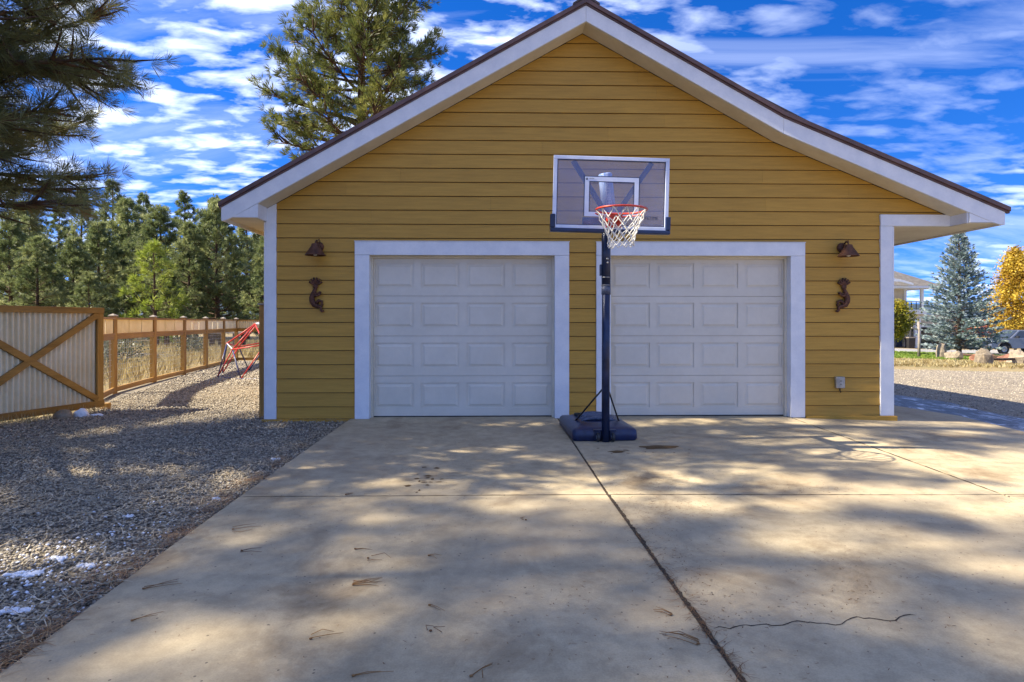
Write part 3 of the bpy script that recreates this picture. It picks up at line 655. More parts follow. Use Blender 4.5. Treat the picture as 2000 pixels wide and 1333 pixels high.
def text(body, size, mat, M4, parent, name, ext=.0006):
    cu = bpy.data.curves.new(name, 'FONT'); cu.body = body; cu.size = size; cu.extrude = ext; cu.resolution_u = 2; cu.align_x = 'CENTER'; cu.align_y = 'CENTER'
    o = bpy.data.objects.new(name, cu); COL.objects.link(o); o.parent = parent; cu.materials.append(MT[mat])
    bpy.context.view_layer.update(); me = bpy.data.meshes.new_from_object(o.evaluated_get(bpy.context.evaluated_depsgraph_get()))
    bpy.data.objects.remove(o); o = bpy.data.objects.new(name, me); COL.objects.link(o); o.parent = parent
    if not me.materials: me.materials.append(MT[mat])
    o.matrix_local = Matrix.Translation(-origin(parent)) @ M4; return o
FACE = Matrix(((1, 0, 0, 0), (0, 0, -1, 0), (0, 1, 0, 0), (0, 0, 0, 1)))       # text plane facing -y
TRB = Matrix.Translation(BC) @ RB.to_4x4()
text('LIFETIME', .043, 'navy', TRB @ Matrix.Translation((.385, -.0045, -.232)) @ FACE, bd, 'brand_lettering')
text('LIFETIME', .013, 'navy', TRB @ Matrix.Translation((-.19, -.0062, .137)) @ FACE, bd, 'brand_lettering')
m = MB(); m.lathe([(.004, -.0062), (.011, -.0062), (.011, -.0052), (.004, -.0052)], bp(-.237, 0, .134), 16, 'y'); hb(m, 'ring_logo', 'navy', bd)
m = MB()
for k in range(20):
    a0 = 2 * math.pi * k / 20
ax0, ax1 = Vector((1.066, -1.86, 2.76)), Vector((1.115, -1.84, 2.33))
MT['sleeve'] = mottled('blue_white_sleeve', (.10, .22, .46), (.58, .66, .80), 5, 3, .25, stretch=(9, 1, .5), bs=.02)
m = MB(); m.tube([ax0, ax0.lerp(ax1, .03), ax1], [.062, .07, .07], 24); sl_ = hb(m, 'counterweight_sleeve', 'sleeve')
dv = (ax0 - ax1).normalized(); rt = dv.cross(Vector((0, -1, 0))).normalized() * -1
pc = ax1.lerp(ax0, .55) + Vector((0, -.0715, 0))
X = dv; Zn = Vector((0, -1, 0)); Yv = Zn.cross(X).normalized()
M4 = Matrix(((X.x, Yv.x, Zn.x, pc.x), (X.y, Yv.y, Zn.y, pc.y), (X.z, Yv.z, Zn.z, pc.z), (0, 0, 0, 1)))
text('LIFETIME', .06, 'white', M4, sl_, 'sleeve_lettering', .001)
# rim, bracket and net
RC = Vector((1.105, -2.46, 2.283)); RR = .226; tilt = Matrix.Rotation(R(1.2), 3, 'X') @ Matrix.Rotation(R(1.0), 3, 'Y')
def rp(a, r=RR, dz=0): return RC + tilt @ Vector((r * math.cos(a), r * math.sin(a), dz))
m = MB(); m.tube([rp(2 * math.pi * k / 48) for k in range(48)], .0095, 8, closed=True); rim = hb(m, 'rim', 'red')
m = MB(); m.tube([rp(R(a), RR + .004, -.026) for a in range(20, 165, 8)], .007, 6); hb(m, 'rim_support', 'red', rim)
m = MB(); m.prism_z([(1.045, -2.235), (1.165, -2.235), (1.18, -2.10), (1.03, -2.10)], 2.235, 2.285); m.box(1.03, 1.18, -2.104, -2.097, 2.18, 2.30); hb(m, 'rim_bracket', 'red', rim, .004)
net = MB(); NP = 12; rowz = [(-.008, RR), (-.085, .196), (-.15, .166), (-.205, .141), (-.255, .125), (-.30, .118), (-.335, .122)]
rn = random.Random(4); node = []
for i, (dz, r) in enumerate(rowz):
    off = .5 * (i % 2)
    node.append([RC + Vector((r * math.cos(2 * math.pi * (k + off) / NP) + rn.uniform(-.006, .006), r * math.sin(2 * math.pi * (k + off) / NP) + rn.uniform(-.006, .006), dz + rn.uniform(-.008, .008))) for k in range(NP)])
for i in range(len(rowz) - 1):
    for k in range(NP):
        a = node[i][k]
        for j in ((k, k - 1) if i % 2 == 0 else (k, k + 1)):
            b = node[i + 1][j % NP]; mid = (a + b) / 2 + (Vector((RC.x, RC.y, 0)) - Vector(((a + b).x / 2, (a + b).y / 2, 0))) * .05
            net.tube([a, mid, b], .0048, 5, cap=False)
for k in range(NP): net.tube([node[0][k] + Vector((0, 0, .0)), rp(2 * math.pi * k / NP, RR, -.012)], .006, 5)
hb(net, 'net', 'cord', rim)

# ================================================================== gate, fence, climbing dome
def corrugated(p, q, z0, z1, pitch, amp, nrm):
    """upright corrugated sheet from p to q (x,y)"""
    p, q = Vector(p), Vector(q); ln = (q - p).length; n = max(8, int(ln / pitch * 8)); m = MB(); vs = []
    nv = Vector(nrm).normalized()
    for k in range(n + 1):
        a = p.lerp(q, k / n) + nv * amp * math.cos(2 * math.pi * ln * k / n / pitch)
        vs += [(a.x, a.y, z0), (a.x, a.y, z1)]
    m.add(vs, [(2 * k, 2 * k + 2, 2 * k + 3, 2 * k + 1) for k in range(n)], True)
    k0 = len(m.v); b = nv * -.0015
    m.add([(x + b.x, y + b.y, z) for x, y, z in vs], [(2 * k + 1, 2 * k + 3, 2 * k + 2, 2 * k) for k in range(n)], True); return m
G0, G1 = Vector((-5.87, 1.04)), Vector((-6.80, -2.05)); gd_ = (G1 - G0).normalized(); gn = Vector((-gd_.y, gd_.x))
if gn.x < 0: gn = -gn
gate = empty('yard_gate', (G0.x, G0.y, -.04), 'corrugated tin gate with brown cedar frame and X brace', 'gate')
def gp(s, z, o=0): p = G0 + gd_ * s + gn * o; return (p.x, p.y, z)
GL = (G1 - G0).length; GN = (gn.x, gn.y, 0)
def gbar(name, a, b, wd, ht, mat='woodh', up=(0, 0, 1)): m = MB(); m.bar(a, b, wd, ht, up); return m.build(name, mat, gate, bevel=.004)
corrugated(G0 + gd_ * .05, G0 + gd_ * (GL - .05), .10, 1.40, .068, .023, gn).build('corrugated_sheet', 'tin', gate)
gbar('stile', gp(.05, .02, .035), gp(.05, 1.415, .035), .095, .042, 'wood', GN); gbar('stile', gp(GL - .05, .02, .035), gp(GL - .05, 1.415, .035), .095, .042, 'wood', GN)
gbar('top_rail', gp(0, 1.435, .03), gp(GL, 1.435, .03), .075, .085); gbar('bottom_rail', gp(-.01, .075, .036), gp(GL, .075, .036), .045, .09)
gbar('brace', gp(.09, 1.375, .036), gp(1.95, .14, .036), .042, .085); gbar('brace', gp(.09, .14, .0375), gp(1.95, 1.375, .0375), .042, .085)
gbar('stile', gp(1.99, .122, .035), gp(1.99, 1.39, .035), .085, .04, 'wood', GN)
m = MB(); m.box(G0.x - .05, G0.x + .05, G0.y + .055, G0.y + .15, -.04, .06); m.build('gate_stop', 'wood', gate)

fence = empty('yard_fence', (-7.03, 3.1, -.04), 'brown cedar fence with tin top strip and wire mesh panels', 'fence')
posts = [(-6.25, 1.25), (-7.03, 3.11), (-7.49, 5.15), (-7.83, 7.01), (-8.17, 8.80), (-8.52, 10.6), (-8.85, 12.25), (-6.9, 12.3), (-4.9, 12.35), (-2.9, 12.4)]
pm = MB(); pm.box(-.047, .047, -.047, .047, -.03, 1.40); pme = pm.mesh('post'); pme.materials.append(MT['wood'])
cm = MB(); cm.box(-.06, .06, -.06, .06, 1.402, 1.42); cm.add([(-.06, -.06, 1.42), (.06, -.06, 1.42), (.06, .06, 1.42), (-.06, .06, 1.42), (0, 0, 1.455)], [(0, 1, 4), (1, 2, 4), (2, 3, 4), (3, 0, 4)]); cme = cm.mesh('post_cap'); cme.materials.append(MT['greywood'])
fo = fence.location
for x, y in posts:
    p = link('post', pme, None, fence); p.location = (x - fo.x, y - fo.y, -fo.z - .03)
    c = link('post_cap', cme, None, p)
for (ax, ay), (bx, by) in zip(posts, posts[1:]):
    a, b = Vector((ax, ay)), Vector((bx, by)); d = (b - a).normalized(); nv = Vector((-d.y, d.x)); nv = nv if nv.x - nv.y * .5 > 0 else -nv
    A, B = a + d * .05, b - d * .05; f3 = lambda v, z, o=0: (v.x + nv.x * o, v.y + nv.y * o, z)
    def fbar(name, z, wd, ht, o=0):
        q = MB(); q.bar(f3(A, z, o), f3(B, z, o), wd, ht); q.build(name, 'woodh', fence)
    fbar('top_rail', 1.335, .09, .035); fbar('mid_rail', .995, .042, .085, .008); fbar('mid_rail', 1.05, .09, .03); fbar('bottom_rail', .035, .042, .09, .01)
    ln = (B - A).length; ks = max(2, round(ln / .62))
    for k in range(ks):                                # overlapping sheets
        corrugated(A.lerp(B, k / ks - .002), A.lerp(B, (k + 1) / ks + .002), 1.068, 1.316, .068, .014, nv).build('tin_strip', 'tin', fence)
    q = MB()
    for k in range(1, int(ln / .1)):
        v = A.lerp(B, k * .1 / ln); q.tube([f3(v, .08, -.01), f3(v, .955, -.01)], .0028, 3, cap=False)
    for k in range(1, 9): q.tube([f3(A, .08 + k * .1, -.013), f3(B, .08 + k * .1, -.013)], .0028, 3, cap=False)
    wo_ = q.build('wire_mesh', 'steel', fence)
t = empty('gate_post', (-3.22, .36, -.04), 'tall brown cedar gate post against the garage corner', 'post')
m = MB(); m.box(-3.27, -3.17, .32, .42, -.04, 1.50); m.build('post', 'wood', t, bevel=.005)
m = MB(); m.box(-3.168, -3.13, .34, .43, -.03, 1.47); m.build('stop_board', 'wood', t, bevel=.003)
m = MB(); m.box(-3.285, -3.155, .305, .435, 1.502, 1.525); m.build('post_cap', 'greywood', t)

# climbing dome: two-frequency geodesic of painted tubes
dome = empty('climbing_dome', (-5.45, 7.3, -.04), 'red, blue and silver tube climbing dome on the gravel', 'climbing dome')
bm = bmesh.new(); bmesh.ops.create_icosphere(bm, subdivisions=2, radius=1.55); bmesh.ops.rotate(bm, verts=bm.verts, cent=(0, 0, 0), matrix=Matrix.Rotation(R(19), 3, 'Z'))
keep = [v for v in bm.verts if v.co.z > -.12]
pos = {v.index: (v.co.x - 5.45, v.co.y + 7.3, max(0, v.co.z) * .95 - .03) for v in keep}
rdm = random.Random(3)
for e in bm.edges:
    i, j = e.verts[0].index, e.verts[1].index
    if i in pos and j in pos:
        zm = (pos[i][2] + pos[j][2]) / 2
        mt = rdm.choice(['domeblue', 'domered', 'domeblue', 'silver', 'domeblue']) if zm < .5 else rdm.choice(['domered', 'silver', 'domeblue', 'domered']) if zm < 1.0 else rdm.choice(['silver', 'silver', 'domered'])
        q = MB(); q.tube([pos[i], pos[j]], .0155, 6); q.build('tube', mt, dome)
for i, p in pos.items():
    q = MB(); q.blob(p, (.035, .035, .022), 1, 0, 1); q.build('joint', 'domeblue' if p[2] < .6 else 'domered', dome)
bm.free()

# ================================================================== gravel, litter, snow
rg = np.random.default_rng(7)
def pebbles(name, P, S, kind_mesh='box', mat='pebble', label=None):
    base = np.array([(1, 0, 0), (-1, 0, 0), (0, 1, 0), (0, -1, 0), (0, 0, 1), (0, 0, -1)], float)
    tri = np.array([(0, 2, 4), (2, 1, 4), (1, 3, 4), (3, 0, 4), (2, 0, 5), (1, 2, 5), (3, 1, 5), (0, 3, 5)])
    n = len(P); q = rnd_unit(rg, n); ang = rg.uniform(0, 6.28, n)
    sc_ = np.stack([rg.uniform(.75, 1.35, n), rg.uniform(.6, 1.1, n), rg.uniform(.45, .8, n)], 1) * S[:, None]
    V = base[None] * sc_[:, None, :] * rg.uniform(.8, 1.2, (n, 6, 1))
    c, s = np.cos(ang), np.sin(ang); X = V[..., 0] * c[:, None] - V[..., 1] * s[:, None]; Y = V[..., 0] * s[:, None] + V[..., 1] * c[:, None]
    tl = rg.normal(0, .3, n)[:, None]; Z = V[..., 2] + X * tl
    V = np.stack([X, Y, Z], -1) + P[:, None, :]
    F = (tri[None] + (np.arange(n) * 6)[:, None, None]).reshape(-1, 3)
    t = np.repeat(np.clip(rg.beta(2, 2.4, n), 0, 1), 8)
    o = link(name, fast_mesh(name, V.reshape(-1, 3), F, t, True), mat); o['kind'] = 'stuff'; o['label'] = label; return o
def scatter(n, x0, x1, y0, y1): return np.stack([rg.uniform(x0, x1, n), rg.uniform(y0, y1, n), np.zeros(n)], 1)
def in_yard(P):
    x, y = P[:, 0], P[:, 1]; xl = np.where(y > 1, -6.1 - (y - 1) * .27, np.where(y > -2, -6.05 + (y - 1) * .3, -7.0))
    xr = np.where(y > -.05, np.where(y > .2, -3.06, -1.99), np.where(y > -3.46, -1.90 - (y + 3.46) * .02, -1.885 + (-3.46 - y) * .042))
    return (x > xl) & (x < xr - .005)
A = scatter(95000, -7, -1.7, -6.0, -1.2); A = A[in_yard(A)]; A[:, 2] = -.032 + rg.uniform(-.008, .016, len(A))
B = scatter(46000, -9, -1.7, -1.2, 4.5); B = B[in_yard(B)]; B[:, 2] = -.032 + rg.uniform(-.006, .014, len(B))
C = scatter(16000, -9, -3, 4.5, 12.1); C = C[in_yard(C)]; C[:, 2] = -.032 + rg.uniform(-.004, .012, len(C))
P = np.concatenate([A, B, C]); S = np.concatenate([rg.uniform(.006, .0155, len(A)), rg.uniform(.009, .019, len(B)), rg.uniform(.016, .03, len(C))])
pebbles('gravel', P, S, label='grey and tan gravel stones beside the concrete')
Q = scatter(30000, 5.4, 26, -1, 14); xr = Q[:, 0]; Q = Q[(xr > 7.4 + .1 * np.abs(Q[:, 1])) & (Q[:, 1] < 11.5 + .1 * (xr - 5))]; Q[:, 2] = -.036 - .032 * np.clip(Q[:, 0] - 3.8, 0, 36) + .004
pebbles('road_gravel', Q, rg.uniform(.010, .021, len(Q)), label='tan gravel stones on the road')
def litter(name, P, ln, wd, label, mat='litter', lo=0., hi=1., up=.12):
    n = len(P); a = rg.uniform(0, 6.28, n); D = np.stack([np.cos(a), np.sin(a), rg.normal(0, up, n)], 1); W = np.stack([-np.sin(a), np.cos(a), np.zeros(n)], 1) * wd * .5
    l = (rg.uniform(.5, 1.1, n) * ln)[:, None]; bend = W * rg.normal(0, 14, n)[:, None] * .6; Z = np.array([[0, 0, wd * .5]])
    V = np.empty((n, 6, 3)); V[:, 0] = P - W; V[:, 1] = P + W; V[:, 2] = P + D * l * .5 + bend - W + Z; V[:, 3] = P + D * l * .5 + bend + W + Z; V[:, 4] = P + D * l - W * .5; V[:, 5] = P + D * l + W * .5
    F = np.array([(0, 1, 3, 2), (2, 3, 5, 4)])[None] + (np.arange(n) * 6)[:, None, None]
    t = np.repeat(rg.uniform(lo, hi, n), 2)
    o = link(name, fast_mesh(name, V.reshape(-1, 3), F.reshape(-1, 4), t), mat); o['kind'] = 'stuff'; o['label'] = label; return o
yy = rg.uniform(-6, -.6, 3600); ed = np.where(yy > -3.46, -1.90 - (yy + 3.46) * .02, -1.885 + (-3.46 - yy) * .042)
dens = np.abs(rg.normal(0, 1, 3600)); keep_ = rg.uniform(0, 1, 3600) < np.clip((-yy - 1.2) / 3.0, .06, 1) * (.2 + .8 * np.sin(yy * 5.1 + 1) ** 2)
Lp = np.stack([ed - .02 - dens * .10 * (.5 + np.sin(yy * 2.3) ** 2) + rg.normal(0, .02, 3600), yy, np.full(3600, -.008) + rg.uniform(0, .012, 3600)], 1)[keep_]
litter('pine_needle_litter', Lp, .11, .003, 'rust-brown pine needle litter along the edge of the gravel', up=.05, lo=.15, hi=1.0)
Gs = scatter(34000, -7, -1.9, -6, 4); Gs = Gs[in_yard(Gs)]; msk = (np.sin(Gs[:, 0] * 1.9 + 1) * np.sin(Gs[:, 1] * 1.5) + rg.normal(0, .5, len(Gs))) > .25; Gs = Gs[msk]; Gs[:, 2] = -.006 + rg.uniform(0, .016, len(Gs))
litter('straw_litter', Gs, .14, .0046, 'bleached straw-like needles strewn over the gravel', mat='straw', up=.06)
jy = rg.uniform(-5.9, -3.2, 420); jy = jy[rg.uniform(0, 1, 420) < np.clip((-jy - 3.1) / 2.4, .05, 1) ** 1.5]
litter('joint_needles', np.stack([.80 + (-3.46 - jy) * .026 + rg.normal(0, .012, len(jy)), jy, np.full(len(jy), .004) + rg.uniform(0, .01, len(jy))], 1), .075, .0024, 'brown pine needles caught in the central driveway joint', hi=.45, up=.03)
cs = scatter(1500, -1.8, 6, -6, -.1); cs = np.concatenate([cs] + [np.stack([rg.normal(a, sa, n_), rg.normal(b, sb, n_), np.zeros(n_)], 1) for a, b, sa, sb, n_ in ((1.25, -3.15, .22, .14, 260), (1.2, -3.75, .2, .13, 200), (2.2, -3.3, .35, .1, 160), (.95, -4.6, .1, .5, 200), (-.5, -2.6, .3, .25, 90), (1.6, -5.0, .5, .25, 160), (.5, -5.3, .35, .2, 90))]); cs[:, 2] = .001 - .032 * np.clip(cs[:, 0] - 3.8, 0, 9)
litter('driveway_crumbs', cs, .015, .0035, 'tiny dark bits of bark and grit on the concrete', hi=.35, up=.02)
# fallen needle bundles one can pick out
def bundle(k, x, y, ang, n, ln):
    r2 = random.Random(k * 7 + 1); m = MB()
    for i in range(n):
        a = R(ang + r2.gauss(0, 9 if n < 6 else 14)); l = ln * r2.uniform(.7, 1.05); d = Vector((math.cos(a), math.sin(a), 0)); s = Vector((-d.y, d.x, 0)) * r2.gauss(0, .014)
        p = Vector((x, y, .004 + .002 * i)) + s; c = s * r2.uniform(-1.5, 1.5)
        m.tube([p, p + d * l * .5 + c + Vector((0, 0, .004)), p + d * l + Vector((0, 0, -.001))], [.0017, .0015, .0008], 4)
    m.blob((x, y, .006), (.008, .005, .005), k, .1, 1)
    me = m.mesh('pine_needle_bundle', (x, y, 0)); tt = me.attributes.new('tint', 'FLOAT', 'FACE'); v = r2.uniform(.1, .6); tt.data.foreach_set('value', [v] * len(me.polygons))
    return link('pine_needle_bundle', me, 'litter', loc=(x, y, 0))
BL = [(-.70, -4.93, 8, 8, .17, 'thick brown needle bundle in the middle of the left front slab'), (-.75, -5.41, 12, 3, .15, 'curved brown needle bundle on the lower left concrete'), (-.10, -5.67, 45, 4, .14, 'dark brown needle bundle at the bottom centre of the concrete'),
      (-.31, -5.14, -42, 3, .12, 'short slanted needle bundle right of the thick one on the left front slab'), (-.80, -4.48, 6, 3, .12, 'pale needle bundle lying level above the thick bundle'), (-.70, -4.61, -2, 3, .14, 'straight needle bundle just above the thick bundle'),
      (-1.42, -4.49, 9, 3, .17, 'long needle bundle near the left edge of the concrete'), (-1.55, -5.25, 50, 3, .16, 'forked needle bundle poking out of the gravel edge'), (-.52, -5.66, 3, 3, .17, 'needle bundle on the bottom edge of the left slab'),
      (-.38, -4.58, -30, 2, .09, 'tiny needle bundle between two light patches'), (-.28, -5.36, 62, 2, .07, 'tiny upright needle bundle in the left front slab'), (-1.12, -3.44, 60, 4, .08, 'needle sprig caught in the cross joint'),
      (.17, -4.02, 75, 3, .08, 'needle sprig on the concrete left of the central joint'), (.78, -5.48, 155, 6, .20, 'needle bundle fanning left out of the central joint'), (.74, -5.25, 150, 4, .12, 'smaller needle bundle beside the central joint crack'),
      (-1.62, -4.15, 20, 4, .2, 'needle bundle reaching over the gravel edge'), (-1.68, -4.95, 28, 4, .2, 'pale needle bundle crossing the left slab edge')]
for k, (x, y, a, n, ln, lb) in enumerate(BL): tag(bundle(k, x, y, a, max(2, n - 1), ln * .8), lb, 'pine needles', 'fallen pine needle bundles')
def lump(name, x, y, rx, ry, rz, seed, mat, label, cat, group, z=None, amp=.22, sub=3, flat=False):
    z = hz(x) if z is None else z
    q = MB(); q.blob((x, y, z + rz * .35), (rx, ry, rz), seed, amp, sub)
    if flat:
        rj = random.Random(seed); q.sm = [False] * len(q.f); q.v = [(a + rj.gauss(0, rx * .09), b + rj.gauss(0, ry * .09), c + rj.gauss(0, rz * .09)) for a, b, c in q.v]
    return tag(q.build(name, mat, loc=(x, y, z)), label, cat, group)
SN = [(-2.44, -4.72, .13, .05, 'widest snow patch on the needle-covered gravel edge'), (-2.17, -4.62, .07, .03, 'snow patch touching the concrete edge above the widest one'), (-2.40, -4.52, .07, .04, 'broken snow patch just above the widest one'), (-2.15, -5.1, .10, .03, 'long narrow snow patch beside the concrete'),
      (-2.42, -5.2, .045, .035, 'round bluish snow ball on the dark gravel'), (-2.02, -5.52, .07, .035, 'snow patch in the lower left corner by the needles'), (-3.02, -4.28, .10, .025, 'thin snow streak on the gravel at far left'), (-3.25, -4.30, .05, .025, 'small snow scrap left of the thin streak'),
      (-2.45, -3.82, .06, .03, 'small snow patch on sunlit gravel near the needles'), (-2.05, -3.44, .05, .03, 'snow patch at the slab edge near the cross joint'), (-2.1, -2.2, .06, .035, 'snow patch by the slab edge below the garage corner'), (-3.35, -3.95, .05, .02, 'snow scrap at the left edge of the picture'),
      (-2.58, -5.0, .04, .03, 'small snow scrap above the round ball')]
for k, (x, y, rx, ry, lb) in enumerate(SN):
    q = MB(); r2 = random.Random(k); rx *= .72; ry *= .85; q.blob((x, y, -.026), (rx * .5, ry * .6, .009), k, .4, 3)
    for i in range(14): g = r2.uniform(.08, .34); q.blob((x + rx * r2.uniform(-.8, .8), y + ry * r2.uniform(-.7, .7), -.02), (rx * g * r2.uniform(.8, 1.4), ry * g * 1.5, .011), k * 31 + i, .3, 2)
    tag(q.build('snow_patch', 'snow', loc=(x, y, -.03)), lb, 'snow', 'leftover snow patches on the gravel')
F_ = np.stack([-2.35 + rg.normal(0, .3, 420), -4.75 + rg.normal(0, .5, 420), np.full(420, -.016)], 1); F_ = F_[in_yard(F_)]
pebbles('snow_flecks', F_, rg.uniform(.005, .013, len(F_)), mat='snow', label='tiny flecks of snow among the gravel stones')
lump('rock', -5.86, .28, .11, .09, .10, 3, 'rock', 'dark rock dusted with snow under the tin gate', 'rock', 'rocks by the gate', amp=.12)
lump('rock', -5.72, .42, .10, .07, .09, 8, 'snow', 'snow-capped stone at the gate corner', 'rock', 'rocks by the gate', amp=.12)
lump('rock', -5.58, .52, .09, .05, .03, 9, 'snow', 'flat snow-covered stone right of the gate corner', 'rock', 'rocks by the gate', amp=.12)

def grass(name, P, ln, wd, mat, label, spread=.5, K=5):
    P = np.asarray(P, float); A_ = np.zeros_like(P); A_[:, 2] = 1
    me = needle_mesh(name, P, A_, np.full(len(P), ln), K, wd, spread, rg, rg.uniform(0, 1, len(P)))
    o = link(name, me, mat); o['kind'] = 'stuff'; o['label'] = label; return o
def gz(P): P[:, 2] = -.04 - .032 * np.clip(P[:, 0] - 3.8, 0, 36); return P
P = scatter(260, -6.6, -5.75, -1.6, .9); P = P[np.abs(P[:, 0] + 6.1 - .3 * (P[:, 1] - .2)) < .3]; grass('gate_grass', gz(P), .17, .006, 'drygrass', 'dry grass growing under the gate')
P = scatter(6500, -22, -7.4, 2, 26); P = P[P[:, 0] < -7.25 - .2 * (P[:, 1] - 3)]; grass('meadow_grass', gz(P), .42, .022, 'drygrass', 'tall dry grass behind the fence', .45)
P = scatter(3500, -9, -2, 12.8, 26); grass('meadow_grass', gz(P), .42, .022, 'drygrass', 'tall dry grass beyond the far fence', .45)
P = scatter(5200, 14, 34, 13.0, 24); P = P[(P[:, 1] > 13.6 + .22 * (P[:, 0] - 14)) & (P[:, 1] < 19.6 + .1 * (P[:, 0] - 18))]; grass('verge_grass', gz(P), .17, .03, 'drygrass', 'straw-coloured roadside grass across the road', .6)
P = scatter(9000, 14, 46, 21.5, 33); grass('lawn_grass', gz(P), .12, .04, 'lawngrass', 'green lawn around the blue spruce', .8)
P = scatter(5000, 34, 75, 46, 62); P = P[P[:, 0] > 41 + .1 * (P[:, 1] - 46)]; grass('bank_grass', gz(P), .9, .06, 'drygrass', 'pale grass bank behind the truck', .4)

# ================================================================== trees
def pine_data(h, rmax, zc, seed, nb=70, low=.55, droop=.12, tuft=.22, twigs=9, tpt=3, lean=(0, 0), dense=1.0, bare=0.0, boughs=(), limb=1.0, rise=.2):
    """ponderosa: returns trunk tube, limb tubes and needle tufts; zc = height where the crown begins"""
    r = random.Random(seed); tr = MB(); li = MB(); C = []; A = []
    pts = []; ox = oy = 0
    for k in range(9):
        t = k / 8; ox += r.uniform(-.06, .06); oy += r.uniform(-.06, .06); pts.append((ox * t + lean[0] * t, oy * t + lean[1] * t, h * t * .985))
    r0 = h * .0165 + .03
    tr.tube(pts, [r0 * (1.18 if k == 0 else 1) * (1 - .93 * (k / 8)) + .006 for k in range(9)], 9)
    def axis(z):
        t = min(.999, z / (h * .985)) * 8; k = int(t); a, b = Vector(pts[k]), Vector(pts[min(8, k + 1)]); return a.lerp(b, t - k)
    for i in range(nb + len(boughs)):
        t = (i + r.random()) / nb; z = zc + (h - zc) * t
        az = i * 2.399 + r.uniform(-.5, .5)
        if i >= nb: z, az, blen, bel = boughs[i - nb]; t = max(.02, (z - zc) / (h - zc))
        prof = (low + (1 - low) * min(1, t / .25)) if t < .25 else max(.06, (1 - (t - .25) / .77)) ** .75
        Lb = rmax * prof * r.uniform(.6, 1.1)
        el0 = -droop + t * .75 + r.uniform(-.12, .12)
        if i >= nb: Lb = blen; el0 = bel
        d = Vector((math.cos(az) * math.cos(el0), math.sin(az) * math.cos(el0), math.sin(el0)))
        p = axis(z); path = [p]; q = p
        for s in range(5):
            d = (d + Vector((r.uniform(-.12, .12), r.uniform(-.12, .12), .07 + r.uniform(-.05, .06)))).normalized(); q = q + d * Lb / 5; path.append(q)
        br = limb * r0 * .30 * (1 - t * .75) * (Lb / rmax + .25)
        li.tube(path, [br * (1 - .85 * s / 5) + .004 for s in range(6)], 5, cap=False)
        nt_ = max(3, int(twigs * (Lb / rmax) ** .7 * (1 if i >= nb else dense)))
        for j in range(nt_):
            u = 1 - (r.random() ** 1.25) * (.72 - bare); k = min(4, int(u * 5)); b = path[k].lerp(path[k + 1], u * 5 - k)
            bd_ = (path[k + 1] - path[k]).normalized(); sd = bd_.cross(Vector((0, 0, 1))).normalized() * r.choice((-1, 1))
            td = (bd_ * r.uniform(.3, 1) + sd * r.uniform(.2, .95) + Vector((0, 0, r.uniform(-.35, .35) + rise))).normalized()
            tl = min(Lb * .42, tuft * 3.4) * r.uniform(.45, 1.0); e = b + td * tl
            li.tube([b, b.lerp(e, .5) + Vector((0, 0, -.02)), e], [br * .35 + .003, br * .2 + .003, .003], 3, cap=False)
            for s in range(tpt):
                f = 1 - s * .28; td2 = (td + Vector((r.gauss(0, .3), r.gauss(0, .3), r.gauss(.12, .25)))).normalized()
                C.append(b.lerp(e, f) + Vector((r.gauss(0, tuft * .25), r.gauss(0, tuft * .25), r.gauss(0, tuft * .18)))); A.append(td2)
    for s in range(10): C.append(Vector(pts[-1]) + Vector((r.gauss(0, .12), r.gauss(0, .12), r.uniform(-.5, .1)))); A.append(Vector((r.gauss(0, .4), r.gauss(0, .4), 1)).normalized())
    return tr, li, C, A
def pine(name, loc, label, group=None, mat='pine', K=14, width=.02, spread=.75, tuft=.22, bark='bark', seed=1, tip=.0, sunny=None, **kw):
    t = empty(name, loc, label, 'tree', group)
    tr, li, C, A = pine_data(seed=seed, tuft=tuft, **kw); r2 = np.random.default_rng(seed)
    link('trunk', tr.mesh('trunk'), bark, t); link('limbs', li.mesh('limbs'), bark, t)
    C = np.array([tuple(c) for c in C]); A = np.array([tuple(a) for a in A]); n = len(C)
    ph = r2.uniform(0, 6, 3); clump = .5 + .22 * np.sin(C[:, 0] * 1.7 + ph[0]) * np.sin(C[:, 1] * 1.9 + ph[1]) + .15 * np.sin(C[:, 2] * 1.6 + ph[2]) + r2.normal(0, .14, n)
    me = needle_mesh('crown', C, A, r2.uniform(.8, 1.15, n) * tuft, K, width, spread, r2, np.clip(clump, 0, 1), tip)
    link('crown', me, mat, t); return t
def recopy(src, loc, rot, s, label, group=None):
    c = copy_tree(src); c.location = loc; c.rotation_euler = (0, 0, rot); c.scale = s if hasattr(s, '__len__') else (s, s, s); c['label'] = label
    if group: c['group'] = group
    return c

# the near pine whose boughs hang into the picture at top left, and its neighbours beside the drive
rbx = random.Random(77)
BOUGHS = [(rbx.uniform(2.55, 7.2), rbx.uniform(-.8, 1.0), rbx.uniform(1.9, 3.35), rbx.uniform(-.36, .35)) for _ in range(46)]
near = pine('pine_tree', (-7.5, -1.55, -.04), 'dark pine boughs hanging in from the top left corner', 'tall pines left of the driveway', 'pinenear', K=34, width=.0062, spread=1.0, tuft=.2, seed=21, h=17, rmax=3.2, zc=3.0, nb=80, low=.75, droop=.25, twigs=28, tpt=4, dense=.74, boughs=BOUGHS, limb=.55, rise=.0)
recopy(near, (-13.6, -8.3, -.04), 2.1, 1.3, 'tall pine left of the camera shading the front of the driveway', 'tall pines left of the driveway')
recopy(near, (-23.5, -3.0, -.04), 4.0, 1.35, 'tall pine further left shading the gravel', 'tall pines left of the driveway')
recopy(near, (-19.5, -9.6, -.04), 5.2, 1.5, 'tall pine far left behind the camera', 'tall pines left of the driveway')

recopy(near, (-17.2, -6.0, -.04), .8, 1.2, 'added unseen pine shading the middle of the driveway', 'tall pines left of the driveway')  # extra pine out of view, added to deepen the shade on the drive

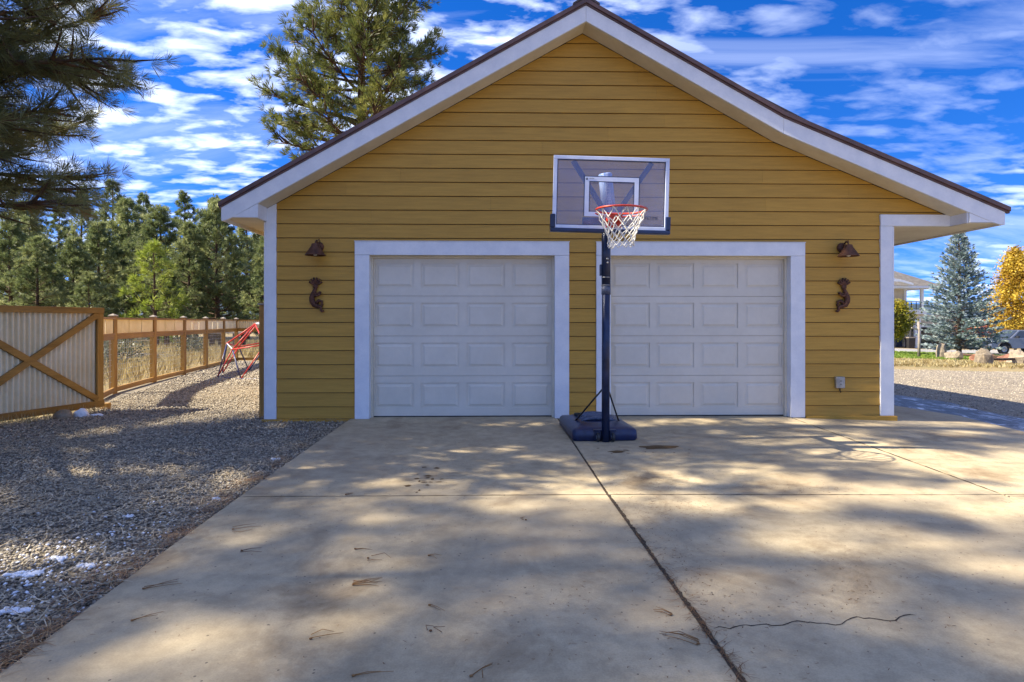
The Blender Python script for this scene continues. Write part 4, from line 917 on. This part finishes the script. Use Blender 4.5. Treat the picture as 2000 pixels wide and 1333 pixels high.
# the tall pine behind the garage
pine('pine_tree', (-5.55, 16.35, -.04), 'tall sunlit pine rising behind the left roof slope', None, 'pine', K=18, width=.024, spread=.8, tuft=.33, seed=33, h=18.6, rmax=3.7, zc=7.6, nb=105, low=.95, droop=.10, twigs=28, tpt=3, limb=.8, bare=.05, lean=(-.25, 0))

# the wood beyond the fence
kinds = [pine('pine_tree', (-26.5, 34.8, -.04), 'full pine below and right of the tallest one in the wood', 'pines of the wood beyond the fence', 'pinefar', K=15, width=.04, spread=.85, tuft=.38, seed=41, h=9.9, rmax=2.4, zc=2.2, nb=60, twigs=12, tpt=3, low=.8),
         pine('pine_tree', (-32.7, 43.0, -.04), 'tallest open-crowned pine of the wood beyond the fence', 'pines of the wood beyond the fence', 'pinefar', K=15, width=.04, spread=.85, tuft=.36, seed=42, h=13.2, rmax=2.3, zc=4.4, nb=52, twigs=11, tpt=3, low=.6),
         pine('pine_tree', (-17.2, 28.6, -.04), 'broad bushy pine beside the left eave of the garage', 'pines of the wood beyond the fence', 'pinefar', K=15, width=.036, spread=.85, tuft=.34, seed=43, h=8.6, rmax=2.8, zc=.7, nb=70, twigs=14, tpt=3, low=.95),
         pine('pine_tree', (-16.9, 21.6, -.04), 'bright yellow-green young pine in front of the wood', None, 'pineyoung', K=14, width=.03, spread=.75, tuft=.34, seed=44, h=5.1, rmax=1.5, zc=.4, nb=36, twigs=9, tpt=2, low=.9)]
WG = 'pines of the wood beyond the fence'
WL = [(0, -35.4, 37.0, 1.02, 'rounded pine behind the gate at far left'), (1, -37.6, 43.1, .83, 'thin pine between the rounded pine and the second tallest'), (1, -32.6, 38.9, .90, 'second tallest pine of the wood with a pointed crown'),
      (1, -31.2, 44.9, .95, 'open pine top just right of the tallest pine'), (1, -27.8, 44.8, .955, 'open round-topped pine midway between tallest pine and roof'), (1, -24.3, 42.8, .90, 'open pine top nearest the left roof tip'),
      (2, -22.0, 30.7, 1.0, 'dark pointed pine in the middle of the wood'), (0, -18.9, 36.7, .94, 'pine half hidden behind the left eave'), (2, -28.2, 26.9, .86, 'bushy pine at the left edge above the gate'), (2, -25.9, 30.8, .88, 'bushy mid-height pine above the gate corner'),
      (0, -23.5, 22.7, .56, 'small dark pine right above the gate'), (0, -17.9, 26.6, .70, 'small grey pine right of the bright young pine'), (0, -21.0, 44.7, 1.0, 'far pine directly left of the garage wall'), (2, -23.2, 24.7, .67, 'low wide pine behind the gate post'),
      (2, -16.8, 22.6, .45, 'knee-high wide pine at the foot of the bright young pine'), (2, -19.4, 20.6, .42, 'low pine left of the bright young pine'), (0, -30.5, 31.0, .8, 'pine filling the gap left of the second tallest'), (2, -14.6, 30.5, .9, 'pine just visible beside the white corner trim'),
      (2, -29.5, 40.5, 1.05, 'pine in the second row below the tallest'), (2, -22.5, 38.5, 1.05, 'second-row pine right of the dark pointed one'), (0, -12.4, 24.0, .55, 'small pine behind the far end of the fence')]
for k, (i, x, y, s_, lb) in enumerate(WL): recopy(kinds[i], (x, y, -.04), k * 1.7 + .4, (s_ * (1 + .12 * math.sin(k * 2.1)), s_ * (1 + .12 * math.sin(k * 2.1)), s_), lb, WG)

def shrub(name, loc, r, n, mat, label, group, seed, leaf=.09, cat='shrub', stems=7, tall=1.0):
    t = empty(name, loc, label, cat, group); r2 = np.random.default_rng(seed); q = MB(); C = []
    for k in range(stems):
        a = r2.uniform(0, 6.28); e = Vector((math.cos(a) * r * r2.uniform(.3, .8), math.sin(a) * r * r2.uniform(.3, .8), r * tall * r2.uniform(.6, 1.3)))
        q.tube([(0, 0, 0), tuple(e * .5 + Vector((0, 0, r * .1))), tuple(e)], [.02 * r + .006, .012 * r + .004, .004], 4, cap=False)
        C.append(np.array(e)[None] * r2.uniform(.45, 1.05, (n // stems, 1)) + r2.normal(0, r * .2, (n // stems, 3)))
    C = np.concatenate(C); C[:, 2] = np.abs(C[:, 2])
    link('stems', q.mesh('stems'), 'barkgrey', t); link('leaves', leaf_mesh('leaves', C, np.full(len(C), leaf), r2, np.clip(r2.normal(.5, .25, len(C)), 0, 1)), mat, t); return t
SG = 'grey shrubs behind the fence'
SH = [(-9.4, 6.2, .7, 'grey shrub seen through the first wire panel'), (-10.2, 8.2, .8, 'grey shrub seen through the second wire panel'), (-9.6, 4.2, .55, 'low shrub behind the fence post next to the gate'), (-12.5, 11.5, .9, 'rounded shrub further back behind the fence'), (-11.0, 13.4, .7, 'shrub behind the third wire panel'), (-7.6, 14.6, .8, 'shrub behind the far fence left of the dome'), (-5.4, 15.2, .9, 'shrub behind the climbing dome')]
for k, (x, y, r_, lb) in enumerate(SH): shrub('shrub', (x, y, -.04), r_, 900, 'juniper', lb, SG, 60 + k, .07)
q = MB(); q.tube([(-12.6, 11.2, .1), (-11.6, 11.6, .16), (-10.6, 11.9, .12)], [.09, .11, .07], 8); tag(q.build('fallen_log', 'greywood', loc=(-11.6, 11.6, -.04)), 'grey fallen log in the grass behind the fence', 'log')
t = empty('wooden_table', (-13.2, 18.6, -.04), 'weathered plank table behind the wire fence panels', 'table')
for k in range(4): q = MB(); q.box(-15.2, -11.2, 18.0 + k * .3, 18.27 + k * .3, .78, .84); q.build('plank', 'greywood', t)
for x in (-14.9, -13.6, -12.5, -11.5):
    for y in (18.15, 18.95): q = MB(); q.box(x - .09, x + .09, y - .07, y + .07, -.04, .779); q.build('leg', 'bark', t)

# ================================================================== across the road
def spruce(loc, h, rmax, seed, label):
    t = empty('spruce_tree', loc, label, 'tree'); r = random.Random(seed); r2 = np.random.default_rng(seed); tr = MB(); li = MB(); C = []; A = []
    tr.tube([(0, 0, 0), (.02, 0, h * .5), (0, 0, h)], [.16, .09, .012], 8)
    nb = 330
    for i in range(nb):
        u = (i + r.random()) / nb; z = .35 + (h - .45) * u; az = i * 2.399 + r.uniform(-.4, .4); Lb = (rmax * (1 - u) ** .86 * r.uniform(.78, 1.1) + .12) * (.72 + .28 * min(1, u / .12))
        e0 = -.22 + .75 * u + r.uniform(-.1, .1); d = Vector((math.cos(az) * math.cos(e0), math.sin(az) * math.cos(e0), math.sin(e0))); p = Vector((0, 0, z)); path = [p]
        for s in range(4): d = (d + Vector((0, 0, .09))).normalized(); p = p + d * Lb / 4; path.append(p)
        li.tube(path, [.03 * (1 - u) + .008, .02, .014, .009, .005], 4, cap=False)
        ns = max(4, int(26 * Lb / rmax))
        for j in range(ns):
            v = 1 - r.random() * .8; k = min(3, int(v * 4)); b = path[k].lerp(path[k + 1], v * 4 - k); dd = (path[k + 1] - path[k]).normalized(); sd = dd.cross(Vector((0, 0, 1))).normalized() * r.choice((-1, 1))
            td = (dd * .9 + sd * r.uniform(.1, .9) + Vector((0, 0, r.uniform(-.12, .22)))).normalized(); tl = r.uniform(.1, .34) * (.5 + .5 * Lb / rmax)
            C.append(b + td * tl * .4); A.append(td)
    n = len(C); C = np.array([tuple(c) for c in C]); A = np.array([tuple(a) for a in A])
    link('trunk', tr.mesh('trunk'), 'barkgrey', t); link('limbs', li.mesh('limbs'), 'barkgrey', t)
    me = needle_mesh('crown', C, A, r2.uniform(.2, .34, n), 9, .045, .45, r2, np.clip(r2.normal(.5, .2, n), 0, 1)); link('crown', me, 'spruce', t); return t
spruce((32.3, 32.9, hz(32.3)), 8.8, 2.75, 5, 'large blue-grey spruce on the lawn across the road')
def broadleaf(name, loc, h, rx, zc, n, mat, seed, label, leaf=.16, trunk=.11, cone=False):
    t = empty(name, loc, label, 'tree'); r = random.Random(seed); r2 = np.random.default_rng(seed); tr = MB(); li = MB(); C = []
    tr.tube([(0, 0, 0), (.05, .02, h * .45), (0, 0, h * .97)], [trunk, trunk * .6, .012], 8)
    nb = 60
    for i in range(nb):
        u = (i + r.random()) / nb; z = zc + (h - zc) * u; az = i * 2.399
        R_ = rx * ((1 - u) ** .7 * (.55 + .45 * min(1, u / .15)) if cone else math.sqrt(max(.05, 1 - (2 * u - 1) ** 2))) * r.uniform(.75, 1.12)
        e = Vector((math.cos(az) * R_, math.sin(az) * R_, z + R_ * (.55 if cone else .15))); b = Vector((0, 0, max(.3, z - R_ * .25)))
        li.tube([b, b.lerp(e, .5) + Vector((0, 0, .08)), e], [.03, .018, .005], 4, cap=False)
        k = int(n / nb); v = r2.uniform(.3, 1.08, (k, 1)); C.append(np.array(b)[None] * (1 - v) + np.array(e)[None] * v + r2.normal(0, rx * .12, (k, 3)))
    C = np.concatenate(C); link('trunk', tr.mesh('trunk'), 'barkgrey', t); link('limbs', li.mesh('limbs'), 'barkgrey', t)
    ti = np.clip(.5 + .25 * np.sin(C[:, 2] * 2.3 + seed) + r2.normal(0, .22, len(C)), 0, 1)
    link('crown', leaf_mesh('crown', C, np.full(len(C), leaf), r2, ti), mat, t); return t
broadleaf('aspen_tree', (44.0, 41.5, hz(44)), 8.4, 2.4, 1.3, 15000, 'gold', 3, 'golden autumn aspen at the right edge behind the truck', .2, cone=True)
broadleaf('maple_tree', (24.7, 28.6, hz(24.7)), 3.2, 1.15, 1.05, 5200, 'greengold', 6, 'small round yellow-green tree beside the white corner trim', .16, .06)
for k, (x, y, lb) in enumerate([(49.5, 60, 'russet shrub left in the red row behind the spruce'), (54, 61, 'russet shrub in the red row beside the spruce'), (58.5, 60, 'russet shrub in the red row left of the aspen'), (63, 61, 'russet shrub in the red row behind the aspen'), (45.5, 60.5, 'russet shrub behind the spruce trunk')]):
    shrub('shrub', (x, y, hz(x)), 2.1, 2600, 'redshrub', lb, 'russet shrubs in a row on the bank', 90 + k, .3, tall=.75)
t = empty('wooden_stake', (22.7, 23.6, hz(22.7)), 'thin pale wooden stake on the verge in front of the house', 'post')
q = MB(); q.tube([(22.7, 23.6, hz(22.7)), (22.72, 23.6, hz(22.7) + 1.0), (22.68, 23.6, hz(22.7) + 1.95)], [.075, .065, .06], 8); q.build('stake', 'greywood', t)
q = MB(); q.bar((22.3, 23.6, hz(22.7) + 1.62), (22.68, 23.6, hz(22.7) + 1.5), .06, .06); q.build('cross_stub', 'greywood', t)
# rail between standing stones
STN = [(24.1, 23.8, .30, .25, .62, 'rock', 'tan standing stone on the verge left of the spruce trunk'), (20.9, 17.2, .32, .26, .52, 'rock', 'tall pale standing stone at the roadside'), (23.2, 18.1, .36, .3, .45, 'rock', 'wide brown stone at the right picture edge'),
       (24.6, 21.6, .6, .4, .32, 'redrock', 'long red sandstone block beside the spruce trunk'), (24.4, 20.0, .42, .3, .36, 'redrock', 'red sandstone block behind the tall pale stone'), (23.6, 22.3, .4, .3, .35, 'rock', 'grey stone below the spruce trunk'), (24.6, 15.9, .5, .3, .14, 'rock', 'flat stone at the edge of the road'), (22.4, 16.4, .4, .28, .12, 'rock', 'low flat stone near the tall pale stone'), (17.6, 24.5, .35, .25, .3, 'rock', 'small stone by the round yellow-green tree'), (20.3, 26.0, .5, .3, .22, 'rock', 'grey stone on the lawn near the stake')]
for k, (x, y, rx, ry, rz, mt, lb) in enumerate(STN): lump('boulder', x, y, rx, ry, rz, 30 + k, mt, lb, 'boulder', 'boulders along the far verge', amp=.16, sub=2, flat=True)
for (a, b, lb) in (((24.1, 23.8), (24.9, 20.6), 'dark log rail running right from the tan standing stone'), ((20.9, 17.25), (23.2, 18.1), 'dark log rail between the two front stones'), ((23.2, 18.1), (26.8, 19.0), 'dark log rail leaving the picture at right')):
    q = MB(); za, zb_ = hz(a[0]) + .30, hz(b[0]) + .28; q.tube([(a[0], a[1], za), ((a[0] + b[0]) / 2, (a[1] + b[1]) / 2, (za + zb_) / 2 - .03), (b[0], b[1], zb_)], .06, 7); tag(q.build('log_rail', 'bark', loc=(a[0], a[1], za)), lb, 'log', 'log rails between the stones')

# the neighbours' house
hx, hy = 36.9, 46.4; gz_ = hz(38)
hs = empty('neighbour_house', (hx, hy, gz_), 'beige two-storey house with hip roof and corner balcony beyond the lawn', 'house')
def hbx(name, mat, *bs, par=hs, bevel=0):
    q = MB()
    for b in bs: q.box(*b)
    return q.build(name, mat, par, bevel=bevel)
hbx('lower_wall', 'housewall', (27, 37.25, 47.2, 58, gz_, 2.0)); hbx('lower_wall', 'housewall', (37.25, 43.5, 47.6, 58, gz_, 2.0))
hbx('upper_wall', 'housewall', (27, 38.3, 46.9, 56, 2.42, 4.40))
hbx('deck', 'white', (37.2, 39.6, 45.9, 52, 2.03, 2.40)); hbx('deck_beam', 'housewall', (37.3, 39.5, 46.2, 47.1, 1.6, 2.028))
for nm, x0, x1 in (('garage_door', 37.42, 38.60), ('garage_door', 39.34, 43.0)):
    g = hbx(nm, 'glass', (x0, x1, 47.52, 47.598, gz_ + .04, .80)); hbx('door_frame', 'white', (x0, x1, 47.45, 47.515, .805, .95), par=g)
hbx('column', 'white', (38.70, 38.92, 46.15, 46.40, gz_, 1.598)); hbx('column', 'white', (38.98, 39.2, 46.15, 46.40, gz_, 1.598))
hbx('balcony_post', 'white', (39.12, 39.34, 45.95, 46.2, 2.402, 4.398)); 
hbx('wall_corner_trim', 'white', (38.1, 38.32, 46.80, 46.898, 2.42, 4.398)); 
wn_ = hbx('window', 'glass', (36.2, 36.92, 46.84, 46.898, 2.5, 4.15)); hbx('window_frame', 'white', (36.925, 37.05, 46.82, 46.898, 2.45, 4.25), (36.0, 36.925, 46.82, 46.898, 4.152, 4.25), par=wn_)
hbx('window', 'glass', (36.3, 37.0, 47.15, 47.198, -.6, .5)); 
rl = hbx('railing', 'black', (37.25, 39.12, 45.96, 46.0, 3.16, 3.21), (37.25, 39.12, 45.96, 46.0, 2.50, 2.54))
for k in range(5): hbx('rail_post', 'black', (37.25 + k * .46, 37.30 + k * .46, 45.965, 45.995, 2.402, 3.158), par=rl)
for k in range(20): hbx('baluster', 'black', (37.33 + k * .09, 37.345 + k * .09, 45.973, 45.987, 2.541, 3.158), par=rl)
q = MB(); xe, ze = 40.6, 4.62
q.add([(xe, 45.2, ze), (xe, 57, ze), (25, 57, ze), (25, 45.2, ze), (35.2, 51, 7.9), (29, 51, 7.9)], [(0, 1, 4), (3, 0, 4, 5), (1, 2, 5, 4), (2, 3, 5), (0, 3, 2, 1)]); rf = q.build('roof', 'houseroof', hs)
hbx('eave_fascia', 'white', (25, xe, 45.22, 45.4, 4.40, 4.615), (xe - .2, xe - .02, 45.401, 56.9, 4.40, 4.615), par=rf)
hbx('roof_soffit', 'white', (25.1, xe - .2, 45.41, 56.9, 4.405, 4.45), par=rf)
q = MB(); q.prism_y([(33, 4.95), (36.2, 4.95), (37.4, 4.62), (37.4, 4.80), (36.2, 5.15), (33, 5.6)], 44.6, 45.19); q.build('porch_gable', 'white', rf)
t = empty('rubbish_bin', (37.75, 45.5, gz_), 'dark wheeled bin in front of the black garage door', 'bin')
q = MB(); q.add([(37.5, 45.3, gz_ + .05), (38.0, 45.3, gz_ + .05), (38.0, 45.8, gz_ + .05), (37.5, 45.8, gz_ + .05), (37.44, 45.24, gz_ + .95), (38.06, 45.24, gz_ + .95), (38.06, 45.86, gz_ + .95), (37.44, 45.86, gz_ + .95)], [(0, 3, 2, 1), (4, 5, 6, 7), (0, 1, 5, 4), (1, 2, 6, 5), (2, 3, 7, 6), (3, 0, 4, 7)]); q.build('tub', 'plasticblack', t)
q = MB(); q.box(37.40, 38.1, 45.2, 45.9, gz_ + .955, gz_ + 1.04); q.build('lid', 'greywood', t)
for x in (37.5, 37.94): q = MB(); q.lathe([(0, 0), (.1, 0), (.1, .06), (0, .06)], (x, 45.82, gz_ + .1), 12, 'x'); q.build('wheel', 'tyre', t)

# pickup truck, nose to the left
tx, ty, tz = 38.0, 36.2, hz(39.5)
tk = empty('pickup_truck', (tx, ty, tz), 'grey-blue pickup truck cut off by the right picture edge', 'truck')
TP = lambda a, z: (tx + a, tz + z)
def arch(c, r=.50, n=9): return [TP(c + r * math.cos(R(180 - 180 * k / n)), .46 + r * math.sin(R(180 - 180 * k / n))) for k in range(n + 1)]
lowp = [TP(-.55, .46), TP(-.60, .62), TP(-.58, 1.05), TP(-.45, 1.17), TP(1.15, 1.24), TP(5.1, 1.24), TP(5.1, .55), TP(4.35, .46)] + arch(3.75)[::-1] + [TP(3.2, .46), TP(.95, .46)] + arch(.42)[::-1] + [TP(-.1, .46)]
q = MB(); q.prism_y(lowp, ty - .02, ty + 1.88); q.build('body', 'truck', tk, bevel=.05)
q = MB(); q.add([(tx + .95, ty + .05, tz + 1.242), (tx + 3.3, ty + .05, tz + 1.242), (tx + 3.3, ty + 1.8, tz + 1.242), (tx + .95, ty + 1.8, tz + 1.242), (tx + 1.75, ty + .2, tz + 1.85), (tx + 3.1, ty + .2, tz + 1.85), (tx + 3.1, ty + 1.65, tz + 1.85), (tx + 1.75, ty + 1.65, tz + 1.85)], [(0, 1, 5, 4), (1, 2, 6, 5), (2, 3, 7, 6), (3, 0, 4, 7), (4, 5, 6, 7)]); cab = q.build('cab', 'truck', tk, bevel=.04)
q = MB(); q.add([(tx + 1.2, ty + .055, tz + 1.30), (tx + 2.1, ty + .055, tz + 1.30), (tx + 2.1, ty + .165, tz + 1.78), (tx + 1.78, ty + .165, tz + 1.78)], [(0, 1, 2, 3)]); q.v = [(x, y - .02, z) for x, y, z in q.v]; q.build('side_window', 'glass', cab)
q = MB(); q.add([(tx + .97, ty + .15, tz + 1.27), (tx + .97, ty + 1.7, tz + 1.27), (tx + 1.72, ty + 1.58, tz + 1.81), (tx + 1.72, ty + .27, tz + 1.81)], [(0, 3, 2, 1)]); q.v = [(x - .03, y, z + .02) for x, y, z in q.v]; q.build('windscreen', 'glass', cab)
q = MB(); q.box(tx - .68, tx - .56, ty, ty + 1.86, tz + .42, tz + .68); q.build('front_bumper', 'plasticblack', tk, bevel=.03)
q = MB(); q.box(tx - .62, tx - .585, ty + .35, ty + 1.5, tz + .72, tz + 1.02); q.build('grille', 'plasticblack', tk)
for y in (ty - .015, ty + 1.55): q = MB(); q.box(tx - .61, tx - .36, y - .01, y + .31, tz + .82, tz + 1.02); q.build('headlight', 'white', tk, bevel=.03)
for cx_ in (.42, 3.75):
    for y in (ty - .03, ty + 1.64):
        q = MB(); q.lathe([(.24, 0), (.37, 0), (.41, .05), (.41, .2), (.37, .25), (.24, .25)], (tx + cx_, y, tz + .41), 24, 'y'); wl = q.build('wheel', 'tyre', tk)
        q = MB(); q.lathe([(0, .02), (.09, .015), (.11, .05), (.235, .05), (.24, .02), (.24, .22), (0, .22)], (tx + cx_, y, tz + .41), 20, 'y'); q.build('rim', 'steel', wl)
q = MB(); q.tube([TP3 for TP3 in [(tx + .42 + .5 * math.cos(R(180 - 18 * k)), ty - .04, tz + .46 + .5 * math.sin(R(180 - 18 * k))) for k in range(11)]], .05, 6); q.build('wheel_arch', 'plasticblack', tk)
q = MB(); q.box(tx + 1.3, tx + 1.45, ty - .22, ty - .03, tz + 1.25, tz + 1.42); q.build('mirror', 'plasticblack', tk, bevel=.02)

# far field and hills
def ridge(name, x0, x1, y, prof, depth, mat):
    n = 60; q = MB(); vs = []
    for k in range(n + 1):
        u = k / n; x = x0 + (x1 - x0) * u; z = prof(u); vs += [(x, y, -3), (x, y + depth * .5, z), (x, y + depth, -3)]
    q.add(vs, [(3 * k, 3 * k + 3, 3 * k + 4, 3 * k + 1) for k in range(n)] + [(3 * k + 1, 3 * k + 4, 3 * k + 5, 3 * k + 2) for k in range(n)], True)
    o = q.build(name, mat, loc=((x0 + x1) / 2, y, 0)); o['kind'] = 'structure'; return o
ridge('far_hill', -900, 2600, 1000, lambda u: 52 + 16 * math.sin(u * 9) + 9 * math.sin(u * 23 + 1) + 4 * math.sin(u * 61), 900, 'hazehill')
ridge('far_field', 40, 900, 190, lambda u: 2.2 + 1.2 * math.sin(u * 5), 260, 'field')
